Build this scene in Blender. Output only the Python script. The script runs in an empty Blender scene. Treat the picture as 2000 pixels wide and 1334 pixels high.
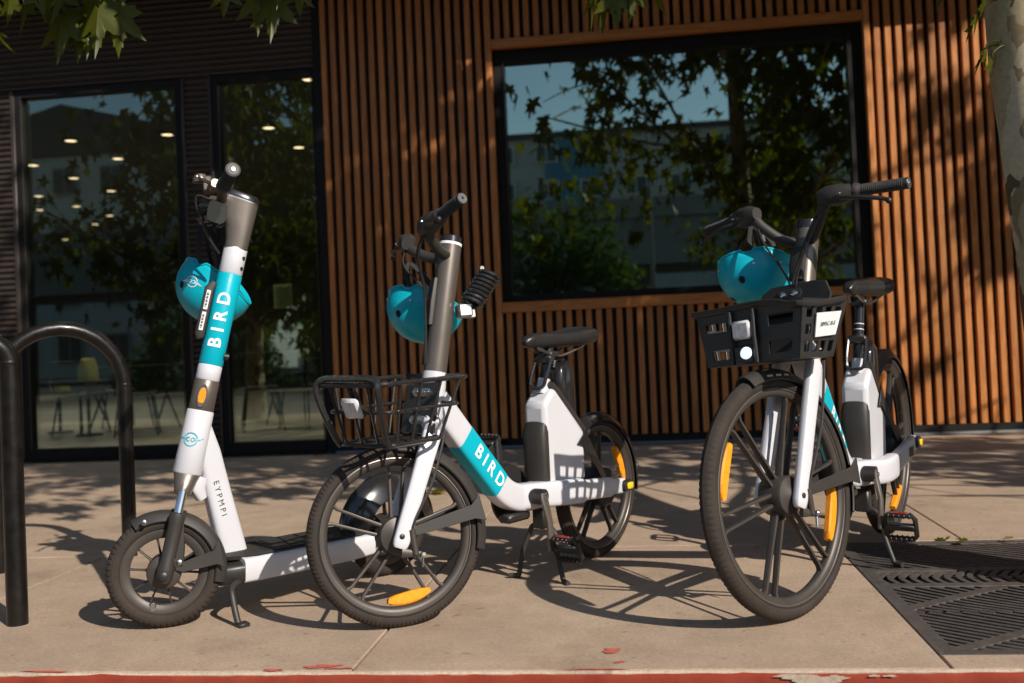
import bpy, math, random
from mathutils import Matrix, Vector, Quaternion
R = math.radians
random.seed(7)
scene = bpy.context.scene
COL = scene.collection

# ---------------------------------------------------------------- camera
CAM_H = 0.785
def cam_basis(yaw, pitch, roll):
    f = Vector((math.sin(yaw)*math.cos(pitch), math.cos(yaw)*math.cos(pitch), math.sin(pitch)))
    r = Vector((math.cos(yaw), -math.sin(yaw), 0)); u = r.cross(f)
    return math.cos(roll)*r + math.sin(roll)*u, -math.sin(roll)*r + math.cos(roll)*u, f
CR, CU, CF = cam_basis(-0.1243, 0.0215, -0.0437)
cd = bpy.data.cameras.new('camera'); cam = bpy.data.objects.new('camera', cd); COL.objects.link(cam)
cam.matrix_world = Matrix(((CR.x, CU.x, -CF.x, 0), (CR.y, CU.y, -CF.y, 0), (CR.z, CU.z, -CF.z, CAM_H), (0, 0, 0, 1)))
cd.sensor_width = 36; cd.lens = 36; cd.shift_y = -0.0173; cd.clip_end = 3000; cd.clip_start = 0.05
cd.dof.use_dof = True; cd.dof.focus_distance = 3.05; cd.dof.aperture_fstop = 2.8; cd.dof.aperture_blades = 9
scene.camera = cam
def in_frame(p, m=0):                       # does a point fall inside the picture (2000 px wide)
    d = Vector(p) - Vector((0, 0, CAM_H)); z = d.dot(CF)
    if z < 0.1: return False
    x = 1000 + 2000*d.dot(CR)/z; y = 632.4 - 2000*d.dot(CU)/z
    return -m < x < 2000+m and -m < y < 1334+m

# ---------------------------------------------------------------- world, sun, exposure
SUN_AZ, SUN_EL = math.atan2(0.72, -0.69), R(35)
SUN = Vector((math.sin(SUN_AZ)*math.cos(SUN_EL), math.cos(SUN_AZ)*math.cos(SUN_EL), math.sin(SUN_EL)))
w = bpy.data.worlds.new('World'); scene.world = w; w.use_nodes = True
nt = w.node_tree; bg = nt.nodes['Background']
sky = nt.nodes.new('ShaderNodeTexSky'); sky.sky_type = 'NISHITA'; sky.sun_disc = False
sky.sun_elevation = SUN_EL; sky.sun_rotation = SUN_AZ; sky.altitude = 50; sky.air_density = 1.0; sky.dust_density = 0.4; sky.ozone_density = 1.5
nt.links.new(sky.outputs[0], bg.inputs[0]); bg.inputs[1].default_value = 0.11
sd = bpy.data.lights.new('sun', 'SUN'); sun = bpy.data.objects.new('sun', sd); COL.objects.link(sun)
sd.energy = 5.0; sd.angle = R(0.53); sd.color = (1.0, 0.925, 0.83)
sun.rotation_euler = (-SUN).to_track_quat('-Z', 'Y').to_euler(); sun.location = SUN*40
vs = scene.view_settings; vs.view_transform = 'Standard'; vs.look = 'None'; vs.exposure = 0.15; vs.gamma = 1
scene.cycles.max_bounces = 8; scene.cycles.transparent_max_bounces = 12
scene.cycles.use_denoising = True

# ---------------------------------------------------------------- materials
MATS = {}
def node(nt, t, **kw):
    n = nt.nodes.new(t)
    for k, v in kw.items(): setattr(n, k, v)
    return n
def mk(name, col, rough=0.5, metal=0.0, var=0.12, scale=12.0, bump=0.0, bscale=150.0, coat=0.0, rvar=0.1, stretch=None, col2=None, spec=None, rand=0.0):
    """principled material with noise-driven colour, roughness and relief in object space"""
    m = bpy.data.materials.new(name); m.use_nodes = True; nt = m.node_tree; b = nt.nodes['Principled BSDF']
    tc = node(nt, 'ShaderNodeTexCoord'); src = tc.outputs['Object']
    if rand:
        oi = node(nt, 'ShaderNodeObjectInfo'); va = node(nt, 'ShaderNodeVectorMath', operation='SCALE'); cv = node(nt, 'ShaderNodeCombineXYZ')
        for i in range(3): nt.links.new(oi.outputs['Random'], cv.inputs[i])
        va.inputs['Scale'].default_value = 37.0; nt.links.new(cv.outputs[0], va.inputs[0])
        ad = node(nt, 'ShaderNodeVectorMath', operation='ADD'); nt.links.new(src, ad.inputs[0]); nt.links.new(va.outputs[0], ad.inputs[1]); src = ad.outputs[0]
    if stretch:
        mp = node(nt, 'ShaderNodeMapping'); mp.inputs['Scale'].default_value = stretch; nt.links.new(src, mp.inputs[0]); src = mp.outputs[0]
    no = node(nt, 'ShaderNodeTexNoise'); no.inputs['Scale'].default_value = scale; no.inputs['Detail'].default_value = 6; no.inputs['Roughness'].default_value = 0.62
    nt.links.new(src, no.inputs['Vector'])
    cr = node(nt, 'ShaderNodeValToRGB'); cr.color_ramp.elements[0].position = 0.3; cr.color_ramp.elements[1].position = 0.7
    c2 = col2 or tuple(min(1, c*(1+var)) for c in col)
    cr.color_ramp.elements[0].color = (*[c*(1-var) for c in col], 1); cr.color_ramp.elements[1].color = (*c2, 1)
    nt.links.new(no.outputs[0], cr.inputs[0]); out = cr.outputs[0]
    if rand:
        hs = node(nt, 'ShaderNodeHueSaturation'); mr = node(nt, 'ShaderNodeMapRange')
        mr.inputs['To Min'].default_value = 1-rand; mr.inputs['To Max'].default_value = 1+rand
        nt.links.new(oi.outputs['Random'], mr.inputs[0]); nt.links.new(mr.outputs[0], hs.inputs['Value']); nt.links.new(out, hs.inputs['Color']); out = hs.outputs[0]
    nt.links.new(out, b.inputs['Base Color'])
    mr = node(nt, 'ShaderNodeMapRange'); mr.inputs['To Min'].default_value = max(0.02, rough-rvar); mr.inputs['To Max'].default_value = min(1, rough+rvar)
    nt.links.new(no.outputs[0], mr.inputs[0]); nt.links.new(mr.outputs[0], b.inputs['Roughness'])
    b.inputs['Metallic'].default_value = metal
    if coat: b.inputs['Coat Weight'].default_value = coat; b.inputs['Coat Roughness'].default_value = 0.08
    if spec is not None: b.inputs['Specular IOR Level'].default_value = spec
    if bump:
        n2 = node(nt, 'ShaderNodeTexNoise'); n2.inputs['Scale'].default_value = bscale; n2.inputs['Detail'].default_value = 4
        nt.links.new(src, n2.inputs['Vector'])
        bp = node(nt, 'ShaderNodeBump'); bp.inputs['Strength'].default_value = bump; bp.inputs['Distance'].default_value = 0.004
        nt.links.new(n2.outputs[0], bp.inputs['Height']); nt.links.new(bp.outputs[0], b.inputs['Normal'])
    MATS[name] = m
    return m

mk('white_paint', (0.60, 0.595, 0.62), 0.32, var=0.025, scale=5, coat=0.25)
mk('teal_paint', (0.001, 0.40, 0.50), 0.4, var=0.04, scale=6, coat=0.05, spec=0.3)
mk('teal_shell', (0.001, 0.42, 0.52), 0.36, var=0.05, scale=9, coat=0.05, spec=0.4)
mk('white_print', (0.85, 0.85, 0.85), 0.5, var=0.02)
mk('black_print', (0.02, 0.02, 0.022), 0.5, var=0.05)
mk('charcoal_metal', (0.165, 0.138, 0.115), 0.36, metal=0.55, var=0.06, scale=8, bump=0.03, bscale=600)
mk('charcoal_plastic', (0.034, 0.029, 0.025), 0.5, var=0.1, scale=14, bump=0.05, bscale=500)
mk('black_plastic', (0.022, 0.02, 0.019), 0.42, var=0.15, scale=20, bump=0.04, bscale=500)
mk('gloss_black', (0.018, 0.016, 0.016), 0.2, var=0.15, scale=10, coat=0.4)
mk('black_wire', (0.02, 0.018, 0.017), 0.28, var=0.2, scale=40, coat=0.3)
mk('rubber', (0.037, 0.0285, 0.0225), 0.78, var=0.25, scale=18, bump=0.15, bscale=220, spec=0.25)
mk('alloy_wheel', (0.066, 0.055, 0.047), 0.46, metal=0.35, var=0.1, scale=16, bump=0.03, bscale=400)
mk('chrome', (0.72, 0.72, 0.72), 0.16, metal=1.0, var=0.05)
mk('bolt_steel', (0.5, 0.49, 0.47), 0.3, metal=1.0, var=0.1)
mk('amber_reflector', (0.95, 0.30, 0.010), 0.42, var=0.16, scale=60, coat=0.12, bump=0.3, bscale=350, spec=0.3)
mk('yellow_reflector', (0.85, 0.60, 0.02), 0.25, var=0.08, scale=60, coat=0.5)
mk('red_reflector', (0.22, 0.012, 0.006), 0.25, var=0.08, coat=0.5)
mk('clear_reflector', (0.62, 0.60, 0.60), 0.2, var=0.25, scale=70, coat=0.6, bump=0.3, bscale=300)
mk('saddle_vinyl', (0.02, 0.018, 0.017), 0.33, var=0.15, bump=0.06, bscale=700)
mk('grip_rubber', (0.03, 0.027, 0.025), 0.6, var=0.2, bump=0.5, bscale=420)
mk('foam', (0.012, 0.012, 0.012), 0.9, var=0.2)
mk('strap', (0.014, 0.014, 0.014), 0.75, var=0.2, bump=0.2, bscale=800)
mk('label_paper', (0.7, 0.7, 0.69), 0.5, var=0.05)
mk('grip_tape', (0.022, 0.021, 0.02), 0.85, var=0.3, scale=90, bump=0.5, bscale=500)
mk('rack_paint', (0.0075, 0.006, 0.005), 0.34, var=0.5, scale=25, spec=0.35, coat=0.15, bump=0.1, bscale=60, rvar=0.14)
mk('cast_iron', (0.085, 0.072, 0.064), 0.6, metal=0.25, var=0.25, scale=22, bump=0.25, bscale=130)
mk('siding_metal', (0.06, 0.046, 0.038), 0.42, metal=0.3, var=0.06, scale=3)
mk('window_frame', (0.012, 0.0115, 0.011), 0.6, var=0.1, spec=0.2)
mk('backing', (0.012, 0.011, 0.011), 0.85, var=0.2)
mk('flashing', (0.22, 0.21, 0.2), 0.45, metal=0.6, var=0.15)
mk('room_dark', (0.07, 0.068, 0.066), 0.8, var=0.12, scale=2)
mk('room_floor', (0.5, 0.49, 0.44), 0.35, var=0.15, scale=3)
mk('stool_black', (0.008, 0.008, 0.009), 0.7, var=0.1)
mk('asphalt', (0.055, 0.053, 0.05), 0.9, var=0.25, scale=30, bump=0.4, bscale=90)
mk('render_white', (0.6, 0.6, 0.58), 0.8, var=0.08, scale=1.5)
mk('render_grey', (0.38, 0.38, 0.375), 0.8, var=0.08, scale=1.5)
mk('render_blue', (0.05, 0.18, 0.28), 0.7, var=0.08, scale=1.5)
mk('roof_dark', (0.06, 0.058, 0.06), 0.8, var=0.15)
mk('far_glass', (0.02, 0.03, 0.038), 0.3, var=0.1)
mk('viaduct_concrete', (0.2, 0.19, 0.175), 0.85, var=0.15, scale=1.2)
mk('end_alloy', (0.085, 0.078, 0.07), 0.6, metal=0.0, var=0.1)
mk('note_paper', (0.85, 0.8, 0.5), 0.7, var=0.08)
mk('yellow_cloth', (0.45, 0.42, 0.03), 0.7, var=0.1)

def emit(name, col, st):
    m = bpy.data.materials.new(name); m.use_nodes = True; b = m.node_tree.nodes['Principled BSDF']
    b.inputs['Base Color'].default_value = (*col, 1); b.inputs['Emission Color'].default_value = (*col, 1); b.inputs['Emission Strength'].default_value = st
    MATS[name] = m
emit('lamp_white', (0.74, 0.86, 1.0), 0.9); emit('downlight', (1.0, 0.70, 0.40), 3.2)

def wood():
    m = mk('cedar', (0.44, 0.142, 0.030), 0.55, var=0.3, scale=7, stretch=(14, 14, 0.7), rand=0.2, bump=0.2, bscale=16, rvar=0.1, col2=(0.60, 0.235, 0.058))
    return m
wood()
mk('cedar_trim', (0.44, 0.142, 0.030), 0.55, var=0.3, scale=7, stretch=(0.7, 14, 14), rand=0.12, bump=0.2, bscale=16, rvar=0.1, col2=(0.60, 0.235, 0.058))

def concrete(name, base, red=False):
    m = bpy.data.materials.new(name); m.use_nodes = True; nt = m.node_tree; b = nt.nodes['Principled BSDF']; L = nt.links.new
    tc = node(nt, 'ShaderNodeTexCoord'); P = tc.outputs['Object']
    def noise(s, d=6, ro=0.6, st=None):
        n = node(nt, 'ShaderNodeTexNoise'); n.inputs['Scale'].default_value = s; n.inputs['Detail'].default_value = d; n.inputs['Roughness'].default_value = ro
        if st:
            mp = node(nt, 'ShaderNodeMapping'); mp.inputs['Scale'].default_value = st; L(P, mp.inputs[0]); L(mp.outputs[0], n.inputs['Vector'])
        else: L(P, n.inputs['Vector'])
        return n.outputs[0]
    def ramp(f, a, bb, ca, cb):
        r = node(nt, 'ShaderNodeValToRGB'); r.color_ramp.elements[0].position = a; r.color_ramp.elements[1].position = bb
        r.color_ramp.elements[0].color = (*ca, 1); r.color_ramp.elements[1].color = (*cb, 1); L(f, r.inputs[0]); return r.outputs[0]
    def mul(a, bb, t='MULTIPLY', f=1.0):
        x = node(nt, 'ShaderNodeMix', data_type='RGBA', blend_type=t); 
        if isinstance(f, float): x.inputs[0].default_value = f
        else: L(f, x.inputs[0])
        for s, v in ((6, a), (7, bb)):
            if isinstance(v, tuple): x.inputs[s].default_value = (*v, 1)
            else: L(v, x.inputs[s])
        return x.outputs[2]
    c = ramp(noise(1.6), 0.3, 0.7, tuple(k*0.84 for k in base), tuple(k*1.1 for k in base))
    c = mul(c, ramp(noise(9, 8, 0.7), 0.25, 0.75, (0.86, 0.85, 0.84), (1.1, 1.1, 1.1)))
    c = mul(c, ramp(noise(34, 3, 0.5, (1, 7, 1)), 0.3, 0.7, (0.93, 0.93, 0.92), (1.06, 1.06, 1.06)))       # broom finish
    c = mul(c, ramp(noise(90, 5, 0.75), 0.3, 0.72, (0.78, 0.77, 0.76), (1.16, 1.16, 1.16)))
    c = mul(c, ramp(noise(240, 3, 0.7), 0.3, 0.72, (0.82, 0.81, 0.80), (1.14, 1.14, 1.14)))
    spots = ramp(noise(22, 2, 0.4), 0.68, 0.73, (1, 1, 1), (0.62, 0.6, 0.57)); c = mul(c, spots, f=0.7)
    stain = ramp(noise(2.7, 5, 0.65), 0.56, 0.72, (1, 1, 1), (0.74, 0.72, 0.70)); c = mul(c, stain)
    if red:
        wear = noise(5.5, 8, 0.7); rr = ramp(wear, 0.335, 0.36, (0.0, 0.0, 0.0), (1, 1, 1))
        rc = ramp(noise(12, 6), 0.3, 0.7, (0.20, 0.024, 0.012), (0.27, 0.046, 0.021))
        c = mul(c, rc, 'MIX', rr)
    L(c, b.inputs['Base Color']); b.inputs['Roughness'].default_value = 0.85; b.inputs['Specular IOR Level'].default_value = 0.25
    bp = node(nt, 'ShaderNodeBump'); bp.inputs['Strength'].default_value = 0.35; bp.inputs['Distance'].default_value = 0.003
    L(noise(160, 5, 0.7), bp.inputs['Height']); L(bp.outputs[0], b.inputs['Normal'])
    MATS[name] = m
concrete('concrete', (0.425, 0.318, 0.232)); concrete('concrete_pale', (0.52, 0.41, 0.31)); concrete('kerb_red', (0.46, 0.40, 0.335), True)
mk('red_splash', (0.48, 0.10, 0.07), 0.8, var=0.15, scale=30)

def bark():
    m = bpy.data.materials.new('plane_bark'); m.use_nodes = True; nt = m.node_tree; b = nt.nodes['Principled BSDF']; L = nt.links.new
    tc = node(nt, 'ShaderNodeTexCoord'); mp = node(nt, 'ShaderNodeMapping'); mp.inputs['Scale'].default_value = (1, 1, 0.6); L(tc.outputs['Object'], mp.inputs[0])
    n0 = node(nt, 'ShaderNodeTexNoise'); n0.inputs['Scale'].default_value = 9; n0.inputs['Detail'].default_value = 4; L(mp.outputs[0], n0.inputs['Vector'])
    mx = node(nt, 'ShaderNodeMix', data_type='RGBA'); mx.inputs[0].default_value = 0.13; L(mp.outputs[0], mx.inputs[6]); L(n0.outputs['Color'], mx.inputs[7])
    v = node(nt, 'ShaderNodeTexVoronoi'); v.inputs['Scale'].default_value = 15; L(mx.outputs[2], v.inputs['Vector'])
    s = node(nt, 'ShaderNodeSeparateColor'); L(v.outputs['Color'], s.inputs[0])
    r = node(nt, 'ShaderNodeValToRGB'); r.color_ramp.interpolation = 'CONSTANT'; e = r.color_ramp.elements
    e[0].color = (0.55, 0.43, 0.25, 1); e[1].position = 0.36; e[1].color = (0.34, 0.25, 0.13, 1)
    for p, c in ((0.60, (0.15, 0.10, 0.05)), (0.80, (0.68, 0.56, 0.36))): x = e.new(p); x.color = (*c, 1)
    L(s.outputs[0], r.inputs[0])
    n1 = node(nt, 'ShaderNodeTexNoise'); n1.inputs['Scale'].default_value = 60; n1.inputs['Detail'].default_value = 6; L(tc.outputs['Object'], n1.inputs['Vector'])
    m2 = node(nt, 'ShaderNodeMix', data_type='RGBA', blend_type='MULTIPLY'); m2.inputs[0].default_value = 0.5; L(r.outputs[0], m2.inputs[6]); L(n1.outputs[0], m2.inputs[7])
    L(m2.outputs[2], b.inputs['Base Color']); b.inputs['Roughness'].default_value = 0.85
    bp = node(nt, 'ShaderNodeBump'); bp.inputs['Strength'].default_value = 0.5; bp.inputs['Distance'].default_value = 0.01
    L(s.outputs[0], bp.inputs['Height']); L(bp.outputs[0], b.inputs['Normal'])
    MATS['plane_bark'] = m
bark()

def leafmat(name, ca, cb):
    m = bpy.data.materials.new(name); m.use_nodes = True; nt = m.node_tree; L = nt.links.new
    for n in list(nt.nodes): nt.nodes.remove(n)
    o = node(nt, 'ShaderNodeOutputMaterial'); g = node(nt, 'ShaderNodeNewGeometry'); r = node(nt, 'ShaderNodeValToRGB')
    r.color_ramp.elements[0].color = (*ca, 1); r.color_ramp.elements[1].color = (*cb, 1); L(g.outputs['Random Per Island'], r.inputs[0])
    d = node(nt, 'ShaderNodeBsdfDiffuse'); t = node(nt, 'ShaderNodeBsdfTranslucent'); gl = node(nt, 'ShaderNodeBsdfGlossy'); gl.inputs['Roughness'].default_value = 0.42
    L(r.outputs[0], d.inputs[0])
    h = node(nt, 'ShaderNodeHueSaturation'); h.inputs['Value'].default_value = 1.5; h.inputs['Saturation'].default_value = 1.1; L(r.outputs[0], h.inputs['Color']); L(h.outputs[0], t.inputs[0])
    m1 = node(nt, 'ShaderNodeMixShader'); m1.inputs[0].default_value = 0.42; L(d.outputs[0], m1.inputs[1]); L(t.outputs[0], m1.inputs[2])
    m2 = node(nt, 'ShaderNodeMixShader'); m2.inputs[0].default_value = 0.02; L(m1.outputs[0], m2.inputs[1]); L(gl.outputs[0], m2.inputs[2])
    L(m2.outputs[0], o.inputs[0]); MATS[name] = m
leafmat('plane_leaf', (0.045, 0.062, 0.004), (0.12, 0.122, 0.008)); leafmat('dry_leaf', (0.22, 0.14, 0.02), (0.3, 0.22, 0.04)); leafmat('hedge_leaf', (0.03, 0.06, 0.012), (0.08, 0.12, 0.02))

def glass(name, ior):
    m = bpy.data.materials.new(name); m.use_nodes = True; nt = m.node_tree; L = nt.links.new
    for n in list(nt.nodes): nt.nodes.remove(n)
    o = node(nt, 'ShaderNodeOutputMaterial'); t = node(nt, 'ShaderNodeBsdfTransparent'); t.inputs[0].default_value = (0.62, 0.70, 0.68, 1)
    g = node(nt, 'ShaderNodeBsdfGlossy'); g.inputs['Roughness'].default_value = 0.0; g.inputs[0].default_value = (0.79, 1.0, 0.84, 1)
    f = node(nt, 'ShaderNodeFresnel'); f.inputs[0].default_value = ior
    mx = node(nt, 'ShaderNodeMixShader'); L(f.outputs[0], mx.inputs[0]); L(t.outputs[0], mx.inputs[1]); L(g.outputs[0], mx.inputs[2]); L(mx.outputs[0], o.inputs[0])
    MATS[name] = m
glass('pane_glass', 3.9); glass('shop_glass', 2.5)

# ---------------------------------------------------------------- mesh helpers
def V(*a): return Vector(a)
class MB:
    """collects simple shapes; build() links them as one mesh object"""
    def __init__(s, M=None): s.v = []; s.f = []; s.M = M
    def add(s, vs, fs):
        o = len(s.v)
        s.v += [(s.M @ Vector(p)) if s.M else Vector(p) for p in vs]
        s.f += [tuple(i+o for i in f) for f in fs]; return s
    def box(s, c, d, rot=None):
        h = [k/2 for k in d]; rm = rot.to_matrix() if rot is not None else None; vs = []
        for x in (-1, 1):
            for y in (-1, 1):
                for z in (-1, 1):
                    p = Vector((x*h[0], y*h[1], z*h[2])); p = rm @ p if rm else p; vs.append(p+Vector(c))
        return s.add(vs, [(0, 1, 3, 2), (4, 6, 7, 5), (0, 4, 5, 1), (2, 3, 7, 6), (0, 2, 6, 4), (1, 5, 7, 3)])
    def bevbox(s, c, d, b, rot=None):       # box with chamfered edges
        h = [k/2 for k in d]; rm = rot.to_matrix() if rot is not None else None; vs = []; ix = {}
        for x in (-1, 1):
            for y in (-1, 1):
                for z in (-1, 1):
                    for ax in range(3):
                        p = [x*(h[0]-b), y*(h[1]-b), z*(h[2]-b)]; sg = (x, y, z)[ax]; p[ax] = sg*h[ax]
                        ix[(x, y, z, ax)] = len(vs); p = Vector(p); p = rm @ p if rm else p; vs.append(p+Vector(c))
        fs = []
        for ax in range(3):
            a, b2 = [(1, 2), (2, 0), (0, 1)][ax]
            for sg in (-1, 1):
                loop = []
                for (u, v) in ((-1, -1), (1, -1), (1, 1), (-1, 1)):
                    k = [0, 0, 0]; k[ax] = sg; k[a] = u; k[b2] = v; loop.append(ix[(*k, ax)])
                fs.append(tuple(loop if sg > 0 else loop[::-1]))
        for ax in range(3):
            a, b2 = [(1, 2), (2, 0), (0, 1)][ax]
            for u in (-1, 1):
                for v in (-1, 1):
                    k0 = [0, 0, 0]; k0[ax] = -1; k0[a] = u; k0[b2] = v; k1 = list(k0); k1[ax] = 1
                    q = (ix[(*k0, a)], ix[(*k1, a)], ix[(*k1, b2)], ix[(*k0, b2)]); fs.append(q if u*v < 0 else q[::-1])
        for x in (-1, 1):
            for y in (-1, 1):
                for z in (-1, 1):
                    q = tuple(ix[(x, y, z, ax)] for ax in range(3)); fs.append(q if x*y*z > 0 else q[::-1])
        return s.add(vs, fs)
    def rings(s, rs, closed=False, caps=True):
        n = len(rs[0]); vs = [p for r in rs for p in r]; fs = []; m = len(rs)
        for i in range(m if closed else m-1):
            j = (i+1) % m
            for k in range(n):
                l = (k+1) % n; fs.append((i*n+k, i*n+l, j*n+l, j*n+k))
        if caps and not closed: fs.append(tuple(range(n-1, -1, -1))); fs.append(tuple((m-1)*n+k for k in range(n)))
        return s.add(vs, fs)
    def tube(s, pts, r, n=10, closed=False, caps=True):
        pts = [Vector(p) for p in pts]; m = len(pts); rs = []; nrm = None
        for i, p in enumerate(pts):
            a = pts[i-1] if (i or closed) else p; b = pts[(i+1) % m] if (i < m-1 or closed) else p
            t = (b-a).normalized()
            if nrm is None: nrm = t.orthogonal().normalized()
            else:
                nrm = nrm - t*nrm.dot(t); nrm = nrm.normalized() if nrm.length > 1e-6 else t.orthogonal().normalized()
            bn = t.cross(nrm); rr = r[i] if isinstance(r, (list, tuple)) else r
            rs.append([p + rr*(math.cos(2*math.pi*k/n)*nrm + math.sin(2*math.pi*k/n)*bn) for k in range(n)])
        return s.rings(rs, closed, caps)
    def loft(s, path, ws, hs, k=2.0, n=20, side=Vector((0, 1, 0)), caps=True):
        """superellipse section swept along path; ws across (side), hs perpendicular to path and side"""
        path = [Vector(p) for p in path]; m = len(path); rs = []
        for i, p in enumerate(path):
            t = (path[min(i+1, m-1)] - path[max(i-1, 0)]).normalized()
            sd = (side - t*side.dot(t)).normalized(); up = t.cross(sd)
            w_ = ws[i] if isinstance(ws, (list, tuple)) else ws; h_ = hs[i] if isinstance(hs, (list, tuple)) else hs
            ring = []
            for q in range(n):
                a = 2*math.pi*q/n; c, d = math.cos(a), math.sin(a)
                x = math.copysign(abs(c)**(2/k), c); y = math.copysign(abs(d)**(2/k), d)
                ring.append(p + sd*(x*w_/2) + up*(y*h_/2))
            rs.append(ring)
        return s.rings(rs, False, caps)
    def lathe(s, prof, n=48, closed=True, c=(0, 0, 0), axis='y', mod=None, a0=0.0, a1=None):
        """profile of (radius, along-axis) points turned about an axis through c; mod(i,k) scales radius"""
        full = a1 is None; m = n if full else n+1; rs = []
        for i in range(m):
            a = a0 + (2*math.pi*i/n if full else (a1-a0)*i/n); ring = []
            for k, (r, h) in enumerate(prof):
                rr = r + (mod(i, k) if mod else 0.0); x, z = rr*math.cos(a), rr*math.sin(a)
                q = (x, h, z) if axis == 'y' else ((x, z, h) if axis == 'z' else (h, x, z))
                ring.append(Vector(q)+Vector(c))
            rs.append(ring)
        P = len(prof); vs = [p for r in rs for p in r]; fs = []
        for i in range(m if full else m-1):
            j = (i+1) % m
            for k in range(P if closed else P-1):
                l = (k+1) % P; fs.append((i*P+k, i*P+l, j*P+l, j*P+k))
        if closed and not full: fs.append(tuple(range(P-1, -1, -1))); fs.append(tuple((m-1)*P+k for k in range(P)))
        return s.add(vs, fs)
    def cyl(s, a, b, r, n=16, r2=None, caps=True):
        a = Vector(a); b = Vector(b); return s.tube([a, b], [r, r if r2 is None else r2], n, caps=caps)
    def prism(s, poly, y0, y1, fn=None):
        """polygon of (x,z) extruded along y; fn maps (x,y,z) elsewhere"""
        n = len(poly); g = fn or (lambda x, y, z: (x, y, z))
        vs = [g(x, y0, z) for x, z in poly]+[g(x, y1, z) for x, z in poly]
        fs = [tuple(range(n)), tuple(range(2*n-1, n-1, -1))]+[(i, i+n, (i+1) % n+n, (i+1) % n) for i in range(n)]
        return s.add(vs, fs)
    def ball(s, c, r, n=12, sc=(1, 1, 1)):
        vs = []; fs = []; m = n//2
        for i in range(m+1):
            t = math.pi*i/m
            for k in range(n):
                a = 2*math.pi*k/n
                vs.append((c[0]+r*sc[0]*math.sin(t)*math.cos(a), c[1]+r*sc[1]*math.sin(t)*math.sin(a), c[2]+r*sc[2]*math.cos(t)))
        for i in range(m):
            for k in range(n): fs.append((i*n+k, (i+1)*n+k, (i+1)*n+(k+1) % n, i*n+(k+1) % n))
        return s.add(vs, fs)
    def build(s, name, mat, parent=None, smooth=True, ang=38, bevel=0.0, solid=0.0, sub=0, fixn=True):
        me = bpy.data.meshes.new(name); me.from_pydata([tuple(p) for p in s.v], [], s.f)
        if fixn:
            import bmesh
            bm = bmesh.new(); bm.from_mesh(me); bmesh.ops.remove_doubles(bm, verts=bm.verts, dist=1e-6); bmesh.ops.recalc_face_normals(bm, faces=bm.faces); bm.to_mesh(me); bm.free()
        me.materials.append(MATS[mat])
        if smooth:
            me.polygons.foreach_set('use_smooth', [True]*len(me.polygons)); me.set_sharp_from_angle(angle=R(ang))
        o = bpy.data.objects.new(name, me); COL.objects.link(o); o.parent = parent
        if solid: md = o.modifiers.new('thickness', 'SOLIDIFY'); md.thickness = solid; md.offset = -1
        if bevel:
            md = o.modifiers.new('bevel', 'BEVEL'); md.width = bevel; md.segments = 2; md.limit_method = 'ANGLE'; md.angle_limit = R(40)
        if sub: md = o.modifiers.new('sub', 'SUBSURF'); md.levels = sub; md.render_levels = sub
        return o
def tag(o, label=None, cat=None, group=None, kind=None):
    for k, v in (('label', label), ('category', cat), ('group', group), ('kind', kind)):
        if v: o[k] = v
    return o
def empty(name, loc=(0, 0, 0), M=None):
    o = bpy.data.objects.new(name, None); COL.objects.link(o); o.empty_display_size = 0.1
    if M is not None: o.matrix_world = M
    else: o.location = loc
    return o
def arc(cx, cz, r, a0, a1, n=12, y=0.0):
    return [Vector((cx+r*math.cos(R(a0+(a1-a0)*i/n)), y, cz+r*math.sin(R(a0+(a1-a0)*i/n)))) for i in range(n+1)]
def spline(pts, n=8):                        # Catmull-Rom through points
    P = [Vector(p) for p in pts]; out = []
    for i in range(len(P)-1):
        a, b, c, d = P[max(i-1, 0)], P[i], P[i+1], P[min(i+2, len(P)-1)]
        for k in range(n):
            t = k/n; out.append(0.5*((2*b)+(c-a)*t+(2*a-5*b+4*c-d)*t*t+(3*b-a-3*c+d)*t**3))
    return out+[P[-1]]
def textmesh(txt, size, bold=0.02, spacing=1.0, font_squash=1.0):
    """flat outline of a word: (u,v) points centred on 0 and faces"""
    cu = bpy.data.curves.new('word', 'FONT'); cu.body = txt; cu.size = size; cu.offset = bold*size; cu.space_character = spacing
    cu.align_x = 'CENTER'; cu.align_y = 'CENTER'; cu.resolution_u = 4
    ob = bpy.data.objects.new('word', cu); COL.objects.link(ob); bpy.context.view_layer.update()
    me = bpy.data.meshes.new_from_object(ob.evaluated_get(bpy.context.evaluated_depsgraph_get()))
    vs = [(v.co.x*font_squash, v.co.y) for v in me.vertices]; fs = [tuple(p.vertices) for p in me.polygons]
    bpy.data.objects.remove(ob); bpy.data.curves.remove(cu); bpy.data.meshes.remove(me)
    return vs, fs
def word(name, mat, parent, txt, size, fn, bold=0.02, spacing=1.0, M=None, sq=1.0):
    vs, fs = textmesh(txt, size, bold, spacing, sq); mb = MB(M)
    import bmesh
    bm = bmesh.new(); bv = [bm.verts.new((a, b, 0)) for a, b in vs]
    for f in fs:
        try: bm.faces.new([bv[i] for i in f])
        except ValueError: pass
    bmesh.ops.triangulate(bm, faces=bm.faces)
    for _ in range(3):
        le = [e for e in bm.edges if e.calc_length() > size*0.16]
        if le: bmesh.ops.subdivide_edges(bm, edges=le, cuts=1); bmesh.ops.triangulate(bm, faces=bm.faces)
    bm.verts.index_update(); vs = [(v.co.x, v.co.y) for v in bm.verts]; fs = [tuple(v.index for v in f.verts) for f in bm.faces]; bm.free()
    mb.add([fn(u, v) for u, v in vs], fs)
    return mb.build(name, mat, parent, smooth=False, fixn=False)
def rot_about(p, axis, ang):
    p = Vector(p); return Matrix.Translation(p) @ Matrix.Rotation(ang, 4, Vector(axis)) @ Matrix.Translation(-p)
LEAF = []                                     # five-lobed plane-tree leaf outline, stalk at origin, tip along +y
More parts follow.
